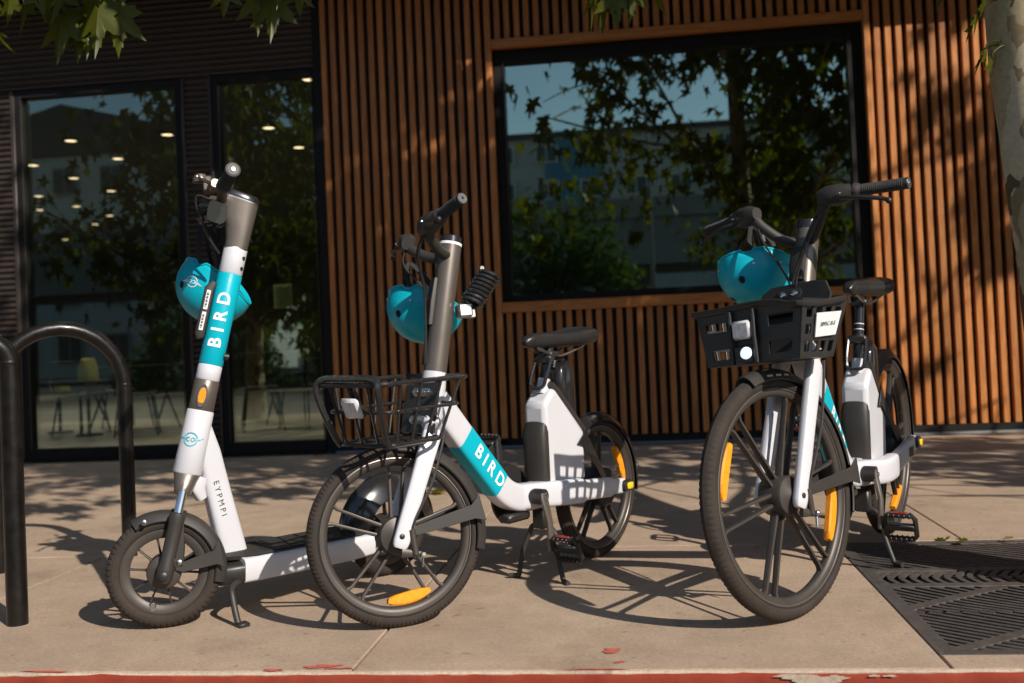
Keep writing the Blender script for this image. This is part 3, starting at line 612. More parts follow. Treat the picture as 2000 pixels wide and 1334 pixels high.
def bicycle(C):
    Rw, x0, sl, zt, rake = C['R'], C['x0'], C['sl'], C['ztop'], C['rake']
    u = Vector((-math.sin(C['head']), -math.cos(C['head']), 0)); root = empty(C['name'])
    root.matrix_world = Matrix.Translation(Vector((*C['pos'], 0))) @ Matrix.Rotation(math.atan2(u.y, u.x), 4, 'Z') @ Matrix.Rotation(-C['lean'], 4, 'X')
    tag(root, C['label'], 'bicycle')
    ax = lambda z: Vector((x0-sl*(z-Rw), 0, z)); S = rot_about(ax(Rw), (-sl, 0, 1), C['steer']); up = Vector((-sl, 0, 1)).normalized(); fw = Vector((up.z, 0, -up.x))
    lift = C.get('lift', 0.0); zr = Rw+lift
    hub = Vector((x0+rake, 0, Rw)); W = hub.x
    wheel(root, 'rear_wheel', Rw, (0, 0, zr), tw=C['tw'], pairs=C['pairs'], ph=C['rph'], hub_r=0.07, motor=True, refl=C['rrefl'])
    wheel(root, 'front_wheel', Rw, hub, S, tw=C['tw'], pairs=C['pairs'], ph=C['fph'], refl=C['frefl'])
    ff = fender(root, Rw, hub, C['ffa'][0], C['ffa'][1], S, arm=(C['farm'], (-1, 1)), name='front_fender')
    rf = fender(root, Rw, (0, 0, zr), C['rfa'][0], C['rfa'][1], None, mat='gloss_black' if C['small'] else 'black_plastic', arm=(C['rarm'], (1,)), name='rear_fender', arm_y=0.055)
    m = MB(Matrix.Translation((0, 0, zr))); aa = R(C['rfa'][1]-18); e = Vector((math.cos(aa), 0, math.sin(aa))); m.bevbox(e*(Rw+0.024), (0.018, 0.034, 0.034), 0.005); m.build('tail_lamp', 'black_plastic', rf)
    # ---- fork: two white blades, crown, head
    zc = Rw*2+0.022; cr = ax(zc)
    for s in (-1, 1):
        lo = hub+Vector((0, s*0.064, -0.012)); hi = cr+fw*0.006+Vector((0, s*0.056, -0.01)); md = (lo+hi)/2
        m = MB(S); m.loft([lo-(hi-lo).normalized()*0.022, lo-(hi-lo).normalized()*0.014, lo, md, hi, hi+up*0.03-Vector((0, s*0.012, 0))], [0.018, 0.024, 0.026, 0.028, 0.032, 0.028], [0.034, 0.044, 0.048, 0.05, 0.056, 0.05], 4, 20); bl = m.build('fork_leg', 'white_paint', root)
        m = MB(S); bolt(m, lo+Vector((0.0, s*0.0125, 0.012)), (0, s, 0), 0.008, 0.004); m.build('axle_bolt', 'black_plastic', bl)
    m = MB(S); m.loft([cr+Vector((0, -0.066, 0.012)), cr+Vector((0, -0.05, 0.026)), cr+Vector((0, 0, 0.032)), cr+Vector((0, 0.05, 0.026)), cr+Vector((0, 0.066, 0.012))], 0.056, [0.045, 0.056, 0.06, 0.056, 0.045], 3, 18, side=Vector((1, 0, 0))); m.build('fork_crown', 'white_paint', root)
    zh0, zh1 = zc+0.02, C['zhead']; m = MB(S); m.tube([ax(zh0), ax(zh0+0.02), ax(zh1)], [0.036, 0.038, 0.037], 28); m.build('head_tube', 'white_paint', root)
    # ---- steering post with ring and cap
    m = MB(S); m.tube([ax(zh1), ax(zh1+0.004), ax(zt-0.03)], [0.034, 0.0345, 0.0345], 32); m.build('steering_post', 'charcoal_metal', root)
    m = MB(S); m.tube([ax(zt-0.03), ax(zt-0.022)], 0.0352, 32); m.build('ring', 'white_print' if C['small'] else 'gloss_black', root)
    m = MB(S); m.tube([ax(zt-0.022), ax(zt-0.004), ax(zt)], [0.0345, 0.0335, 0.027], 32); m.build('post_cap', 'gloss_black', root)
    handlebar(root, S, ax(zt-0.065)+fw*0.012, C['bfwd'], C['brise'], C['bsweep'], C['gl'], C['bhalf'], C['gend'])
    m = MB(S); m.loft([ax(C['plate'][0])+fw*0.037, ax((C['plate'][0]+C['plate'][1])/2)+fw*0.039, ax(C['plate'][1])+fw*0.037], [0.046, 0.052, 0.046], [0.016, 0.02, 0.014], 4, 16); m.build('code_plate', 'charcoal_plastic', root)
    # cables looping from the bar to the fork
    for k in range(3):
        m = MB(S); p0 = ax(zt-0.065)+fw*0.012+Vector((C['bfwd']*1.05, (0.12, 0.10, -0.12)[k], C['brise']*0.75)); p3 = ax(zh1+0.02)+fw*0.036+Vector((0, 0.02-0.02*k, 0))
        m.tube(spline([p0, p0+Vector((0.03, -p0.y*0.3, -0.07)), ax(zt-0.20)+fw*(0.065-0.012*k)+Vector((0, 0.02-0.02*k, 0)), p3], 6), 0.0036, 6); m.build('cable', 'black_plastic', root)
    m = MB(S); p1 = hub+Vector((-0.03, 0.072, -0.035)); m.tube(spline([cr+Vector((-0.035, 0.066, 0.0)), (cr+hub)/2+Vector((-0.04, 0.08, 0)), p1+Vector((-0.004, 0.004, 0.06)), p1], 6), 0.0042, 6); m.build('brake_cable', 'black_plastic', root)
    m = MB(S); m.loft([hub+Vector((0.004, 0.066, -0.045)), hub+Vector((-0.03, 0.068, -0.052)), hub+Vector((-0.062, 0.068, -0.058))], 0.014, [0.028, 0.02, 0.016], 3, 12); m.tube([p1+Vector((0, 0, 0.05)), p1+Vector((-0.005, 0, -0.02))], 0.010, 10); ba = m.build('brake_arm', 'alloy_wheel', root)
    m = MB(S); bolt(m, hub+Vector((-0.056, 0.076, -0.056)), (0, 1, 0), 0.009, 0.008); m.tube([hub+Vector((-0.056, 0.072, -0.06)), hub+Vector((-0.05, 0.074, -0.092))], 0.0035, 8); m.build('anchor_bolt', 'chrome', ba)
    # ---- frame: down tube, chain stay, seat shell
    dt = spline(C['dt'], 6); m = MB(); m.loft(dt, C['dtw'], C['dth'], 4.5, 28); m.build('down_tube', 'white_paint', root)
    a, b = C['band']; n = len(dt); ia, ib = int(a*(n-1)), int(b*(n-1)); m = MB(); m.loft(dt[ia:ib+1], C['dtw']+0.002, C['dth']+0.002, 4.5, 28, caps=False); bd = m.build('teal_band', 'teal_paint', root)
    mid = dt[(ia+ib)//2]; d = (dt[ib]-dt[ia]).normalized(); nn = Vector((d.z, 0, -d.x)); nn = nn if nn.z > 0 else -nn
    for s in (1, -1):
        fn = (lambda U, Vv, s=s: mid+d*(U*s)*1.0+nn*Vv*1.0+Vector((0, s*(C['dtw']/2+0.0022), 0))) 
        word('lettering', 'white_print', bd, 'BIRD', C['ltr'], fn, bold=0.022, spacing=1.55)
    bbp = Vector(C['bb']); ce = Vector((-0.035, 0.088, zr+0.004))
    m = MB(); m.loft(spline([(bbp.x+0.03, 0.0, bbp.z), (bbp.x-0.05, 0.03, bbp.z-0.002), (bbp.x-0.16, 0.074, bbp.z-0.006), (0.12, 0.088, (bbp.z+zr)/2), ce], 6), [0.065]*7+[0.05]*8+[0.034]*6+[0.03]*4, [0.086]*7+[0.084]*8+[0.07]*6+[0.054]*4, 4.5, 24); m.build('chain_stay', 'white_paint', root)
    m = MB(); m.loft(spline([(bbp.x-0.06, -0.02, bbp.z), (bbp.x-0.2, -0.07, bbp.z-0.006), (0.1, -0.075, (bbp.z+zr)/2), (-0.01, -0.075, zr)], 5), 0.026, 0.042, 4, 16); m.build('chain_stay', 'white_paint', root)
    m = MB(); m.loft([ce+Vector((-0.004, -0.02, 0)), ce+Vector((-0.006, -0.004, 0)), ce+Vector((-0.006, 0.018, 0)), ce+Vector((-0.006, 0.026, 0))], [0.058, 0.066, 0.066, 0.056], [0.038, 0.044, 0.044, 0.036], 3.2, 24, side=Vector((1, 0, 0))); ln = m.build('axle_cover', 'black_plastic', root)
    m = MB(); m.loft([ce+Vector((-0.012, 0.024, 0)), ce+Vector((-0.012, 0.029, 0)), ce+Vector((-0.012, 0.031, 0))], [0.040, 0.040, 0.034], [0.024, 0.024, 0.019], 4, 20, side=Vector((1, 0, 0))); m.build('side_reflector', 'yellow_reflector', ln)
    if not C['small']: m = MB(); m.bevbox((0.075, 0.1072, (bbp.z+zr)/2+0.006), (0.06, 0.002, 0.034), 0.0008); m.build('sticker', 'black_print', root)
    sh = C['shell']; m = MB(); m.prism(sh, -0.045, 0.045); m.build('seat_shell', 'white_paint', root, bevel=0.016)
    fb, ft = sh[0], sh[1]; m = MB(); m.loft([(fb[0]-0.004, 0, fb[1]+0.004), (fb[0]-0.001, 0, fb[1]+0.1), (fb[0]+0.001, 0, fb[1]+C['panel']*0.9), (fb[0]-0.006, 0, fb[1]+C['panel']), (fb[0]-0.028, 0, fb[1]+C['panel']+0.012)], [0.092, 0.094, 0.094, 0.086, 0.05], [0.05, 0.05, 0.05, 0.045, 0.03], 3, 24); m.build('shell_panel', 'charcoal_plastic', root)
    tp, rt = Vector((sh[2][0], 0, sh[2][1])), Vector((sh[3][0], 0, sh[3][1])); dd = (rt-tp).normalized(); un = Vector((-dd.z, 0, dd.x)); un = un if un.z > 0 else -un
    m = MB(); m.loft([tp-dd*0.012+un*0.006, tp+dd*0.03+un*0.008, rt+un*0.006, rt+dd*0.012-un*0.012], 0.088, [0.016, 0.022, 0.022, 0.018], 4, 20); m.build('shell_collar', 'charcoal_plastic', root)
    bt = C['bat']; m = MB(); m.loft([Vector((bt[0], 0, bt[1]))-Vector((0, 0, 0)), Vector((bt[0]+0.003, 0, (bt[1]+bt[2])/2)), Vector((bt[0]+0.008, 0, bt[2]-0.02)), Vector((bt[0]+0.02, 0, bt[2]))], [0.074, 0.076, 0.074, 0.058], [0.10, 0.105, 0.10, 0.06], 3.2, 26); ba = m.build('battery', 'gloss_black', root)
    m = MB(); m.tube(spline([(bt[0]+0.05, 0, bt[2]-0.012), (bt[0]+0.035, 0, bt[2]+0.016), (bt[0]-0.01, 0, bt[2]+0.012), (bt[0]-0.05, 0, bt[2]-0.028), (bt[0]-0.056, 0, bt[2]-0.06)], 5), 0.009, 10); m.build('handle', 'black_plastic', ba)
    # ---- seat post, clamp loop, saddle
    p0, p1 = Vector(C['post'][0]), Vector(C['post'][1]); pd = (p1-p0).normalized(); fr = Vector((pd.z, 0, -pd.x))
    m = MB(); m.tube([p0-pd*0.02, p1], 0.0165, 20); m.build('seat_post', 'gloss_black', root)
    m = MB(); m.tube([p0-pd*0.03, p0+pd*0.022], 0.0215, 20); m.build('seat_tube_top', 'white_paint', root)
    m = MB(); m.tube([p0+pd*0.075, p0+pd*0.105], 0.026, 20); m.bevbox(p0+pd*0.09+fr*0.012, (0.03, 0.062, 0.026), 0.005); cl = m.build('seat_clamp', 'black_plastic', root)
    m = MB(); lo = [p0+pd*0.09+fr*0.02+Vector((0, 0.030, 0)), p0+pd*0.03+fr*0.032+Vector((0, 0.031, 0)), p0-pd*0.012+fr*0.036+Vector((0, 0.026, 0)), p0-pd*0.02+fr*0.037, p0-pd*0.012+fr*0.036-Vector((0, 0.026, 0)), p0+pd*0.03+fr*0.032-Vector((0, 0.031, 0)), p0+pd*0.09+fr*0.02-Vector((0, 0.030, 0))]
    m.tube(spline(lo, 5), 0.0062, 8); m.build('quick_release_lever', 'black_wire', cl)
    sz = C['sad']; sx, szz = sz; 
    m = MB(); m.loft([(sx+0.205, 0, szz-0.022), (sx+0.195, 0, szz-0.018), (sx+0.165, 0, szz-0.014), (sx+0.10, 0, szz-0.012), (sx+0.03, 0, szz-0.012), (sx-0.05, 0, szz-0.008), (sx-0.11, 0, szz-0.002), (sx-0.15, 0, szz-0.002), (sx-0.168, 0, szz-0.008)], [0.02, 0.038, 0.05, 0.062, 0.09, 0.145, 0.168, 0.150, 0.09], [0.018, 0.036, 0.05, 0.052, 0.052, 0.062, 0.068, 0.060, 0.034], 2.7, 28); sd_ = m.build('saddle', 'saddle_vinyl', root)
    for s in (-1, 1):
        m = MB(); m.tube(spline([(sx+0.15, s*0.012, szz-0.034), (sx+0.08, s*0.022, szz-0.062), (sx+0.0, s*0.024, szz-0.064), (sx-0.10, s*0.04, szz-0.034)], 5), 0.0045, 8); m.build('saddle_rail', 'bolt_steel', sd_)
    m = MB(); m.bevbox((p1.x+0.004, 0, szz-0.062), (0.05, 0.058, 0.022), 0.004); m.build('saddle_clamp', 'black_plastic', sd_)
    # ---- drive: cranks, pedals, chain guard, chain
    ca = R(C['crank']); cdv = Vector((math.cos(ca), 0, math.sin(ca)))
    for s, k in ((1, 1), (-1, -1)):
        b0 = Vector((bbp.x, s*0.078, bbp.z)); e = b0+cdv*k*0.165+Vector((0, s*0.020, 0))
        m = MB(); m.loft([b0-cdv*k*0.014, b0, (b0+e)/2+Vector((0, s*0.010, 0)), e, e+cdv*k*0.012], [0.015, 0.018, 0.015, 0.015, 0.012], [0.03, 0.038, 0.027, 0.029, 0.02], 3, 16); c_ = m.build('crank', 'charcoal_metal' if s > 0 else 'black_plastic', root)
        m = MB(); m.cyl(b0+Vector((0, s*0.004, 0)), b0+Vector((0, -s*0.05, 0)), 0.026, 20); m.build('bottom_bracket', 'black_plastic', root)
        m = MB(); bolt(m, b0+Vector((0, s*0.010, 0)), (0, s, 0), 0.008, 0.004); m.build('crank_bolt', 'chrome', c_)
        pedal(root, e+Vector((0, s*0.062, 0)), C['ptilt'] if s > 0 else C['ptilt2'])
    m = MB(); m.lathe([(0.05, -0.068), (0.095, -0.068), (0.098, -0.064), (0.098, -0.058), (0.05, -0.058)], 40, c=(bbp.x, 0, bbp.z)); m.build('chain_guard', 'black_plastic', root)
    m = MB()
    for s in (-1, 1): m.tube([(bbp.x, -0.062, bbp.z+s*0.07), (0.0, -0.062, zr+s*0.035)], 0.0045, 6)
    m.build('chain', 'bolt_steel', root)
    m = MB(); m.bevbox((bbp.x+0.05, -0.005, bbp.z-0.062), (0.12, 0.05, 0.03), 0.008); m.build('controller_box', 'black_plastic', root)
    # ---- centre stand: inverted U with turned-out feet
    kx, kl, kr = C['stand']; m = MB(); zt_ = 0.175
    pts = [(kx+0.015, kl+0.03, 0.008), (kx, kl+0.004, 0.009), (kx-0.002, kl-0.003, 0.02), (kx-0.02, kl*0.72, 0.09), (kx-0.035, kl*0.6, zt_-0.03), (kx-0.04, kl*0.35, zt_), (kx-0.04, kr*0.35, zt_), (kx-0.035, kr*0.6, zt_-0.03), (kx-0.02, kr*0.72-0.01, 0.09), (kx-0.002, kr+0.003, 0.02), (kx, kr-0.004, 0.009), (kx+0.015, kr-0.03, 0.008)]
    m.tube(spline(pts, 4), 0.0085, 10); m.build('kickstand', 'charcoal_plastic', root)
    m = MB(); m.bevbox((kx-0.04, (kl+kr)*0.17, zt_+0.03), (0.04, 0.05, 0.075), 0.006); m.build('stand_bracket', 'black_plastic', root)
    return root, S, ax, fw, up

small = dict(name='rental_bicycle', label='small-wheeled white rental bike with black wire basket, middle of the row', small=True, pairs=5, tw=0.045, R=0.257, x0=0.985, sl=0.235, rake=0.06, ztop=1.128, zhead=0.715,
    pos=(-0.188, 3.775), head=R(29.6), lean=0.012, steer=R(-33), rph=20, fph=96, rrefl=((158, 44),), frefl=((-97, 40),), ffa=(94, 196), farm=170, rfa=(28, 190), rarm=52,
    bfwd=0.075, brise=0.085, bsweep=0.05, bhalf=0.285, gl=0.118, gend=0.022, plate=(0.85, 0.99), dt=[(0.885, 0, 0.63), (0.75, 0, 0.492), (0.635, 0, 0.378), (0.575, 0, 0.322), (0.51, 0, 0.292), (0.43, 0, 0.282), (0.36, 0, 0.283)], dtw=0.062, dth=0.09, band=(0.16, 0.43), ltr=0.06,
    bb=(0.45, 0, 0.288), shell=[(0.372, 0.30), (0.378, 0.585), (0.315, 0.64), (0.135, 0.475), (0.135, 0.30)], panel=0.21, bat=(0.205, 0.52, 0.715), post=((0.318, 0, 0.645), (0.278, 0, 0.77)), sad=(0.215, 0.812), crank=-92, ptilt=R(-62), ptilt2=R(30), stand=(0.41, 0.118, -0.064))
rB, S, ax, fw, up = bicycle(small)
# wire basket of the middle bike, bolted to the frame's head tube (it does not steer)
tiltB = -0.02
def bpt(f, l, z): return ax(z)+Vector((f, l, f*tiltB))
FT, FB, ZT, ZB, LT, LB, BK0 = 0.358, 0.268, 0.705, 0.535, 0.128, 0.100, -0.012
def wire(pts, r, parent, name='wire', closed=False, mat='black_wire'):
    m = MB(); m.tube(pts, r, 8, closed=closed); return m.build(name, mat, parent)
def rim(z, back, fr, l):
    c = 0.035; pts = []
    for cx, cy, a0 in ((fr-c, l-c, 0), (back+c, l-c, 90), (back+c, -l+c, 180), (fr-c, -l+c, 270)):
        for k in range(5): a = R(a0+90*k/4); pts.append(bpt(cx+c*math.cos(a), cy+c*math.sin(a), z))
    return pts
bk = MB(); bk.tube(rim(ZT, BK0, FT, LT), 0.0075, 8, closed=True); bask = bk.build('wire_basket', 'black_wire', rB)
wire(rim(0.628, BK0+0.004, FT-0.045, LT-0.014), 0.0052, bask, closed=True); wire(rim(ZB, 0.04, FB, LB), 0.006, bask, closed=True)
for i in range(4):
    f = 0.045+i*0.083
    for s in (-1, 1): wire([bpt(f-0.01, s*LT, ZT), bpt(0.06+i*0.06, s*LB, ZB)], 0.0045, bask)
for i in range(3):
    l = -0.06+i*0.06
    wire([bpt(FT, l*1.2, ZT), bpt(FB, l, ZB), bpt(0.045, l, ZB)], 0.0045, bask)
for i in range(4): wire([bpt(0.08+i*0.04, -LB, ZB), bpt(0.08+i*0.04, LB, ZB)], 0.0042, bask)
hp = [(FB-0.01, -LB+0.005, ZB-0.004), (FB+0.02, -LB+0.002, ZB+0.03), (FT-0.004, -LT+0.010, ZT-0.03), (FT+0.004, -LT+0.026, ZT+0.014), (FT+0.006, 0, ZT+0.018), (FT+0.004, LT-0.026, ZT+0.014), (FT-0.004, LT-0.010, ZT-0.03), (FB+0.02, LB-0.002, ZB+0.03), (FB-0.01, LB-0.005, ZB-0.004)]
wire([q for q in spline([bpt(*p) for p in hp], 4)], 0.0095, bask, 'front_hoop')
for s in (-1, 1): wire([bpt(0.045, s*0.05, ZB-0.006), bpt(0.12, s*0.06, ZB-0.012), bpt(FB-0.03, s*0.06, ZB-0.008)], 0.006, bask, 'floor_rail')
m = MB(); m.loft([bpt(0.046, 0, ZB+0.01), bpt(0.046, 0, 0.62), bpt(0.046, 0, ZT-0.008)], 0.128, 0.012, 6, 20); pl = m.build('basket_mount', 'black_plastic', bask)
for z in (0.582, 0.662):
    m = MB(); c = bpt(0.054, 0.006, z); X = Vector((1, 0, 0)); m.loft([c+Vector((0, -0.036, 0)), c+Vector((0, -0.029, 0)), c+Vector((0, 0.029, 0)), c+Vector((0, 0.036, 0))], 0.006, [0.010, 0.026, 0.026, 0.010], 3, 12, side=X)
    for s in (-1, 1): bolt(m, c+X*0.003+Vector((0, s*0.021, 0)), X, 0.0085, 0.005)
    m.build('bracket', 'bolt_steel', bask)
m = MB(); c = bpt(FT-0.030, 0, 0.640); m.bevbox(c, (0.018, 0.066, 0.062), 0.008, Quaternion((0, 1, 0), R(26))); m.build('reflector', 'clear_reflector', bask)
m = MB(); c = bpt(FT-0.046, 0, 0.65); m.bevbox(c, (0.012, 0.03, 0.08), 0.003, Quaternion((0, 1, 0), R(26))); m.build('reflector_bracket', 'black_plastic', bask)
# coiled cable lock behind the middle post
m = MB(S); pts = []
for i in range(150):
    t = i/149; a = 2*math.pi*8*t; c = ax(0.93+0.10*t)-fw*(0.075+0.05*t)+Vector((0, 0.045, 0)); pts.append(c+fw*0.027*math.cos(a)+Vector((0, 0.027*math.sin(a), 0.010*math.cos(a))))
m.tube(pts, 0.0068, 7); lk = m.build('coil_lock', 'gloss_black', rB)
m = MB(S); m.bevbox(ax(0.905)-fw*0.058+Vector((0, 0.03, 0)), (0.044, 0.044, 0.042), 0.005); m.bevbox(ax(0.90)-fw*0.082+Vector((0, 0.035, 0)), (0.02, 0.024, 0.028), 0.003); m.build('lock_body', 'bolt_steel', lk)
m = MB(S); m.tube(spline([ax(0.93)-fw*0.05+Vector((0, 0.045, 0)), ax(0.96)-fw*0.058+Vector((0, 0.05, 0)), ax(0.94)-fw*0.075+Vector((0, 0.071, 0))], 5), 0.005, 8); m.tube(spline([ax(1.03)-fw*0.125+Vector((0, 0.045, 0)), ax(0.98)-fw*0.115+Vector((0, 0.045, 0)), ax(0.91)-fw*0.085+Vector((0, 0.035, 0))], 5), 0.005, 8); m.build('lock_cable', 'gloss_black', lk)

big = dict(name='rental_bicycle', label='large-wheeled white rental bike with black plastic basket and lit lamp', small=False, tw=0.05, R=0.338, x0=1.145, sl=0.358, rake=0.038, ztop=1.122, zhead=0.80,
    pos=(0.885, 3.98), head=R(26.0), lean=0.015, steer=R(-16.5), lift=0.022, rph=55, fph=52, pairs=6, rrefl=((60, 30), (240, 30)), frefl=((22, 34), (200, 34)), ffa=(72, 196), farm=176, rfa=(20, 185), rarm=36,
    bfwd=0.055, brise=0.105, bsweep=0.045, bhalf=0.352, gl=0.145, gend=-0.008, plate=(0.93, 1.03), dt=[(0.975, 0, 0.74), (0.83, 0, 0.58), (0.70, 0, 0.44), (0.63, 0, 0.365), (0.56, 0, 0.325), (0.48, 0, 0.312), (0.40, 0, 0.313)], dtw=0.062, dth=0.09, band=(0.14, 0.44), ltr=0.06,
    bb=(0.49, 0, 0.312), shell=[(0.412, 0.325), (0.418, 0.60), (0.35, 0.662), (0.175, 0.50), (0.175, 0.325)], panel=0.205, bat=(0.245, 0.55, 0.735), post=((0.352, 0, 0.665), (0.30, 0, 0.90)), sad=(0.245, 0.945), crank=-78, ptilt=R(-70), ptilt2=R(20), stand=(0.42, 0.112, -0.07))
rC, S, ax, fw, up = bicycle(big)
# plastic basket of the right bike
ZT, ZB = 0.862, 0.705
tiltB = 0.02
def bpt(f, l, z): return ax(z)+Vector((f, l, f*tiltB))
def panel(name, quad, holes, parent, th=0.006, mat='black_plastic'):
    """quad: 4 corners (u0v0,u1v0,u1v1,u0v1); rectangular holes (u0,u1,v0,v1) with real openings"""
    us = sorted({0, 1, *[h[0] for h in holes], *[h[1] for h in holes]}); vs_ = sorted({0, 1, *[h[2] for h in holes], *[h[3] for h in holes]})
    q = [Vector(p) for p in quad]; P = lambda u_, v_: (q[0]*(1-u_)+q[1]*u_)*(1-v_)+(q[3]*(1-u_)+q[2]*u_)*v_
    m = MB(S); idx = {}; vv = []
    for i, a in enumerate(us):
        for j, b in enumerate(vs_): idx[(i, j)] = len(vv); vv.append(P(a, b))
    fs = []
    for i in range(len(us)-1):
        for j in range(len(vs_)-1):
            cu, cv = (us[i]+us[i+1])/2, (vs_[j]+vs_[j+1])/2
            if not any(h[0] < cu < h[1] and h[2] < cv < h[3] for h in holes): fs.append((idx[(i, j)], idx[(i+1, j)], idx[(i+1, j+1)], idx[(i, j+1)]))
    m.add(vv, fs); return m.build(name, mat, parent, smooth=False, fixn=False, solid=th, bevel=0.0015)
LT, LB, FT, FB, BK = 0.178, 0.150, 0.275, 0.225, 0.05
front = panel('plastic_basket', [bpt(FB, -LB, ZB), bpt(FB, LB, ZB), bpt(FT, LT, ZT), bpt(FT, -LT, ZT)], [(0.09, 0.30, 0.12, 0.30), (0.07, 0.30, 0.62, 0.78), (0.70, 0.93, 0.13, 0.34), (0.70, 0.93, 0.62, 0.80)], rC)
front['label'] = 'front panel of black plastic basket'
for s in (-1, 1):
    hs = [(0.10+0.22*i, 0.10+0.22*i+0.14, v0, v1) for i in range(4) for v0, v1 in ((0.10, 0.28), (0.40, 0.56), (0.68, 0.86))]
    panel('side_panel', [bpt(BK, s*LB*0.95, ZB), bpt(FB, s*LB, ZB), bpt(FT, s*LT, ZT), bpt(BK-0.01, s*LT*0.95, ZT)], hs, front)
panel('back_panel', [bpt(BK, -LB*0.95, ZB), bpt(BK, LB*0.95, ZB), bpt(BK-0.01, LT*0.95, ZT), bpt(BK-0.01, -LT*0.95, ZT)], [(0.08+0.3*i, 0.08+0.3*i+0.2, 0.15, 0.7) for i in (0, 2)], front)
panel('basket_floor', [bpt(BK, -LB*0.95, ZB), bpt(BK, LB*0.95, ZB), bpt(FB, LB, ZB), bpt(FB, -LB, ZB)], [(0.1+0.14*i, 0.1+0.14*i+0.07, 0.12, 0.88) for i in range(6)], front)
m = MB(S); lip = []
for f, l, z in ((FT+0.006, -LT-0.006, ZT), (FT+0.008, -LT*0.5, ZT), (FT+0.008, 0.02, ZT+0.004), (FT+0.008, LT*0.55, ZT), (FT+0.006, LT*0.8, ZT-0.012), (FT, LT+0.004, ZT-0.014), (0.18, LT+0.004, ZT-0.012), (BK, LT*0.97, ZT+0.004), (BK-0.012, 0, ZT+0.012), (BK, -LT*0.97, ZT+0.004), (0.18, -LT-0.004, ZT)): lip.append(bpt(f, l, z))
m.loft(spline(lip+[lip[0]], 3), 0.018, 0.010, 3, 10, side=Vector((0.3, 0.2, 0.9))); m.build('basket_lip', 'black_plastic', front)
m = MB(S); q = [bpt(BK+0.004, -0.125, ZT-0.01), bpt(BK+0.004, -0.10, ZT+0.045), bpt(BK+0.004, -0.07, ZT+0.064), bpt(BK+0.004, 0.07, ZT+0.066), bpt(BK+0.004, 0.115, ZT+0.060), bpt(BK+0.004, 0.135, ZT+0.02), bpt(BK+0.004, 0.13, ZT-0.02), bpt(BK+0.004, -0.125, ZT-0.02)]
vs_ = q+[p+fw*0.010 for p in q]; n = len(q); m.add(vs_, [tuple(range(n)), tuple(range(2*n-1, n-1, -1))]+[(i, i+n, (i+1) % n+n, (i+1) % n) for i in range(n)]); m.build('mount_plate', 'black_plastic', front, smooth=False, bevel=0.003)
m = MB(S); c = bpt(BK+0.018, 0, ZT+0.036); m.loft([c+Vector((0, -0.04, 0)), c+Vector((0, -0.034, 0)), c+Vector((0, 0.034, 0)), c+Vector((0, 0.04, 0))], 0.008, [0.012, 0.034, 0.034, 0.012], 3, 12, side=fw); m.build('bracket', 'black_plastic', front)
for s in (-1, 1):
    m = MB(S); bolt(m, c+fw*0.004+Vector((0, s*0.020, 0)), fw, 0.010, 0.007); m.build('bolt', 'chrome', front)
fm = lambda l, v: bpt(FB+(FT-FB)*v+0.006, l, ZB+(ZT-ZB)*v)
m = MB(S); m.bevbox(fm(-0.012, 0.58)+fw*0.008, (0.018, 0.062, 0.052), 0.007); m.build('reflector', 'clear_reflector', front)
m = MB(S); m.bevbox(fm(-0.012, 0.16), (0.02, 0.066, 0.052), 0.005); lb = m.build('lamp_housing', 'black_plastic', front)
m = MB(S); c = fm(-0.002, 0.17)+fw*0.008; m.tube([c, c+fw*0.006, c+fw*0.009], [0.018, 0.018, 0.014], 24); m.build('head_lamp', 'lamp_white', lb)
for s, l in ((1, 0.026), (-1, -0.052)):
    m = MB(S); m.tube([fm(l, 0.0)+fw*0.004, fm(l, 0.5)+fw*0.007, fm(l, 0.94)+fw*0.004], 0.006, 8); m.build('panel_rib', 'black_plastic', front)
Q = lambda u_, v_: bpt(BK+(FT-BK)*u_-0.02*(1-v_)*u_, (LB+(LT-LB)*v_)+0.010, ZB+(ZT-0.012-ZB)*v_)
m = MB(S); q = [Q(0.16, 0.40), Q(0.62, 0.36), Q(0.68, 0.80), Q(0.14, 0.84)]; q2 = [p-Vector((0, 0.003, 0)) for p in q]; m.add(q+q2, [(0, 1, 2, 3), (7, 6, 5, 4), (0, 4, 5, 1), (1, 5, 6, 2), (2, 6, 7, 3), (3, 7, 4, 0)]); lp = m.build('number_label', 'label_paper', front, smooth=False)
cc = (q[0]+q[1]+q[2]+q[3])/4; du = (q[0]-q[1]).normalized(); dv = (q[3]-q[0]).normalized()
word('lettering', 'black_print', lp, '3895C-B-E', 0.017, lambda U, v_: cc+du*U+dv*v_+Vector((0, 0.0012, 0)), bold=0.01, M=S)
# scale marks on the seat post
m = MB(); p0 = Vector((0.352, 0, 0.665)); p1 = Vector((0.30, 0, 0.90)); pd = (p1-p0).normalized()
for k in (0.52, 0.60): m.tube([p0+(p1-p0)*k, p0+(p1-p0)*k+pd*0.0025], 0.0168, 20)
m.build('height_mark', 'white_print', rC)

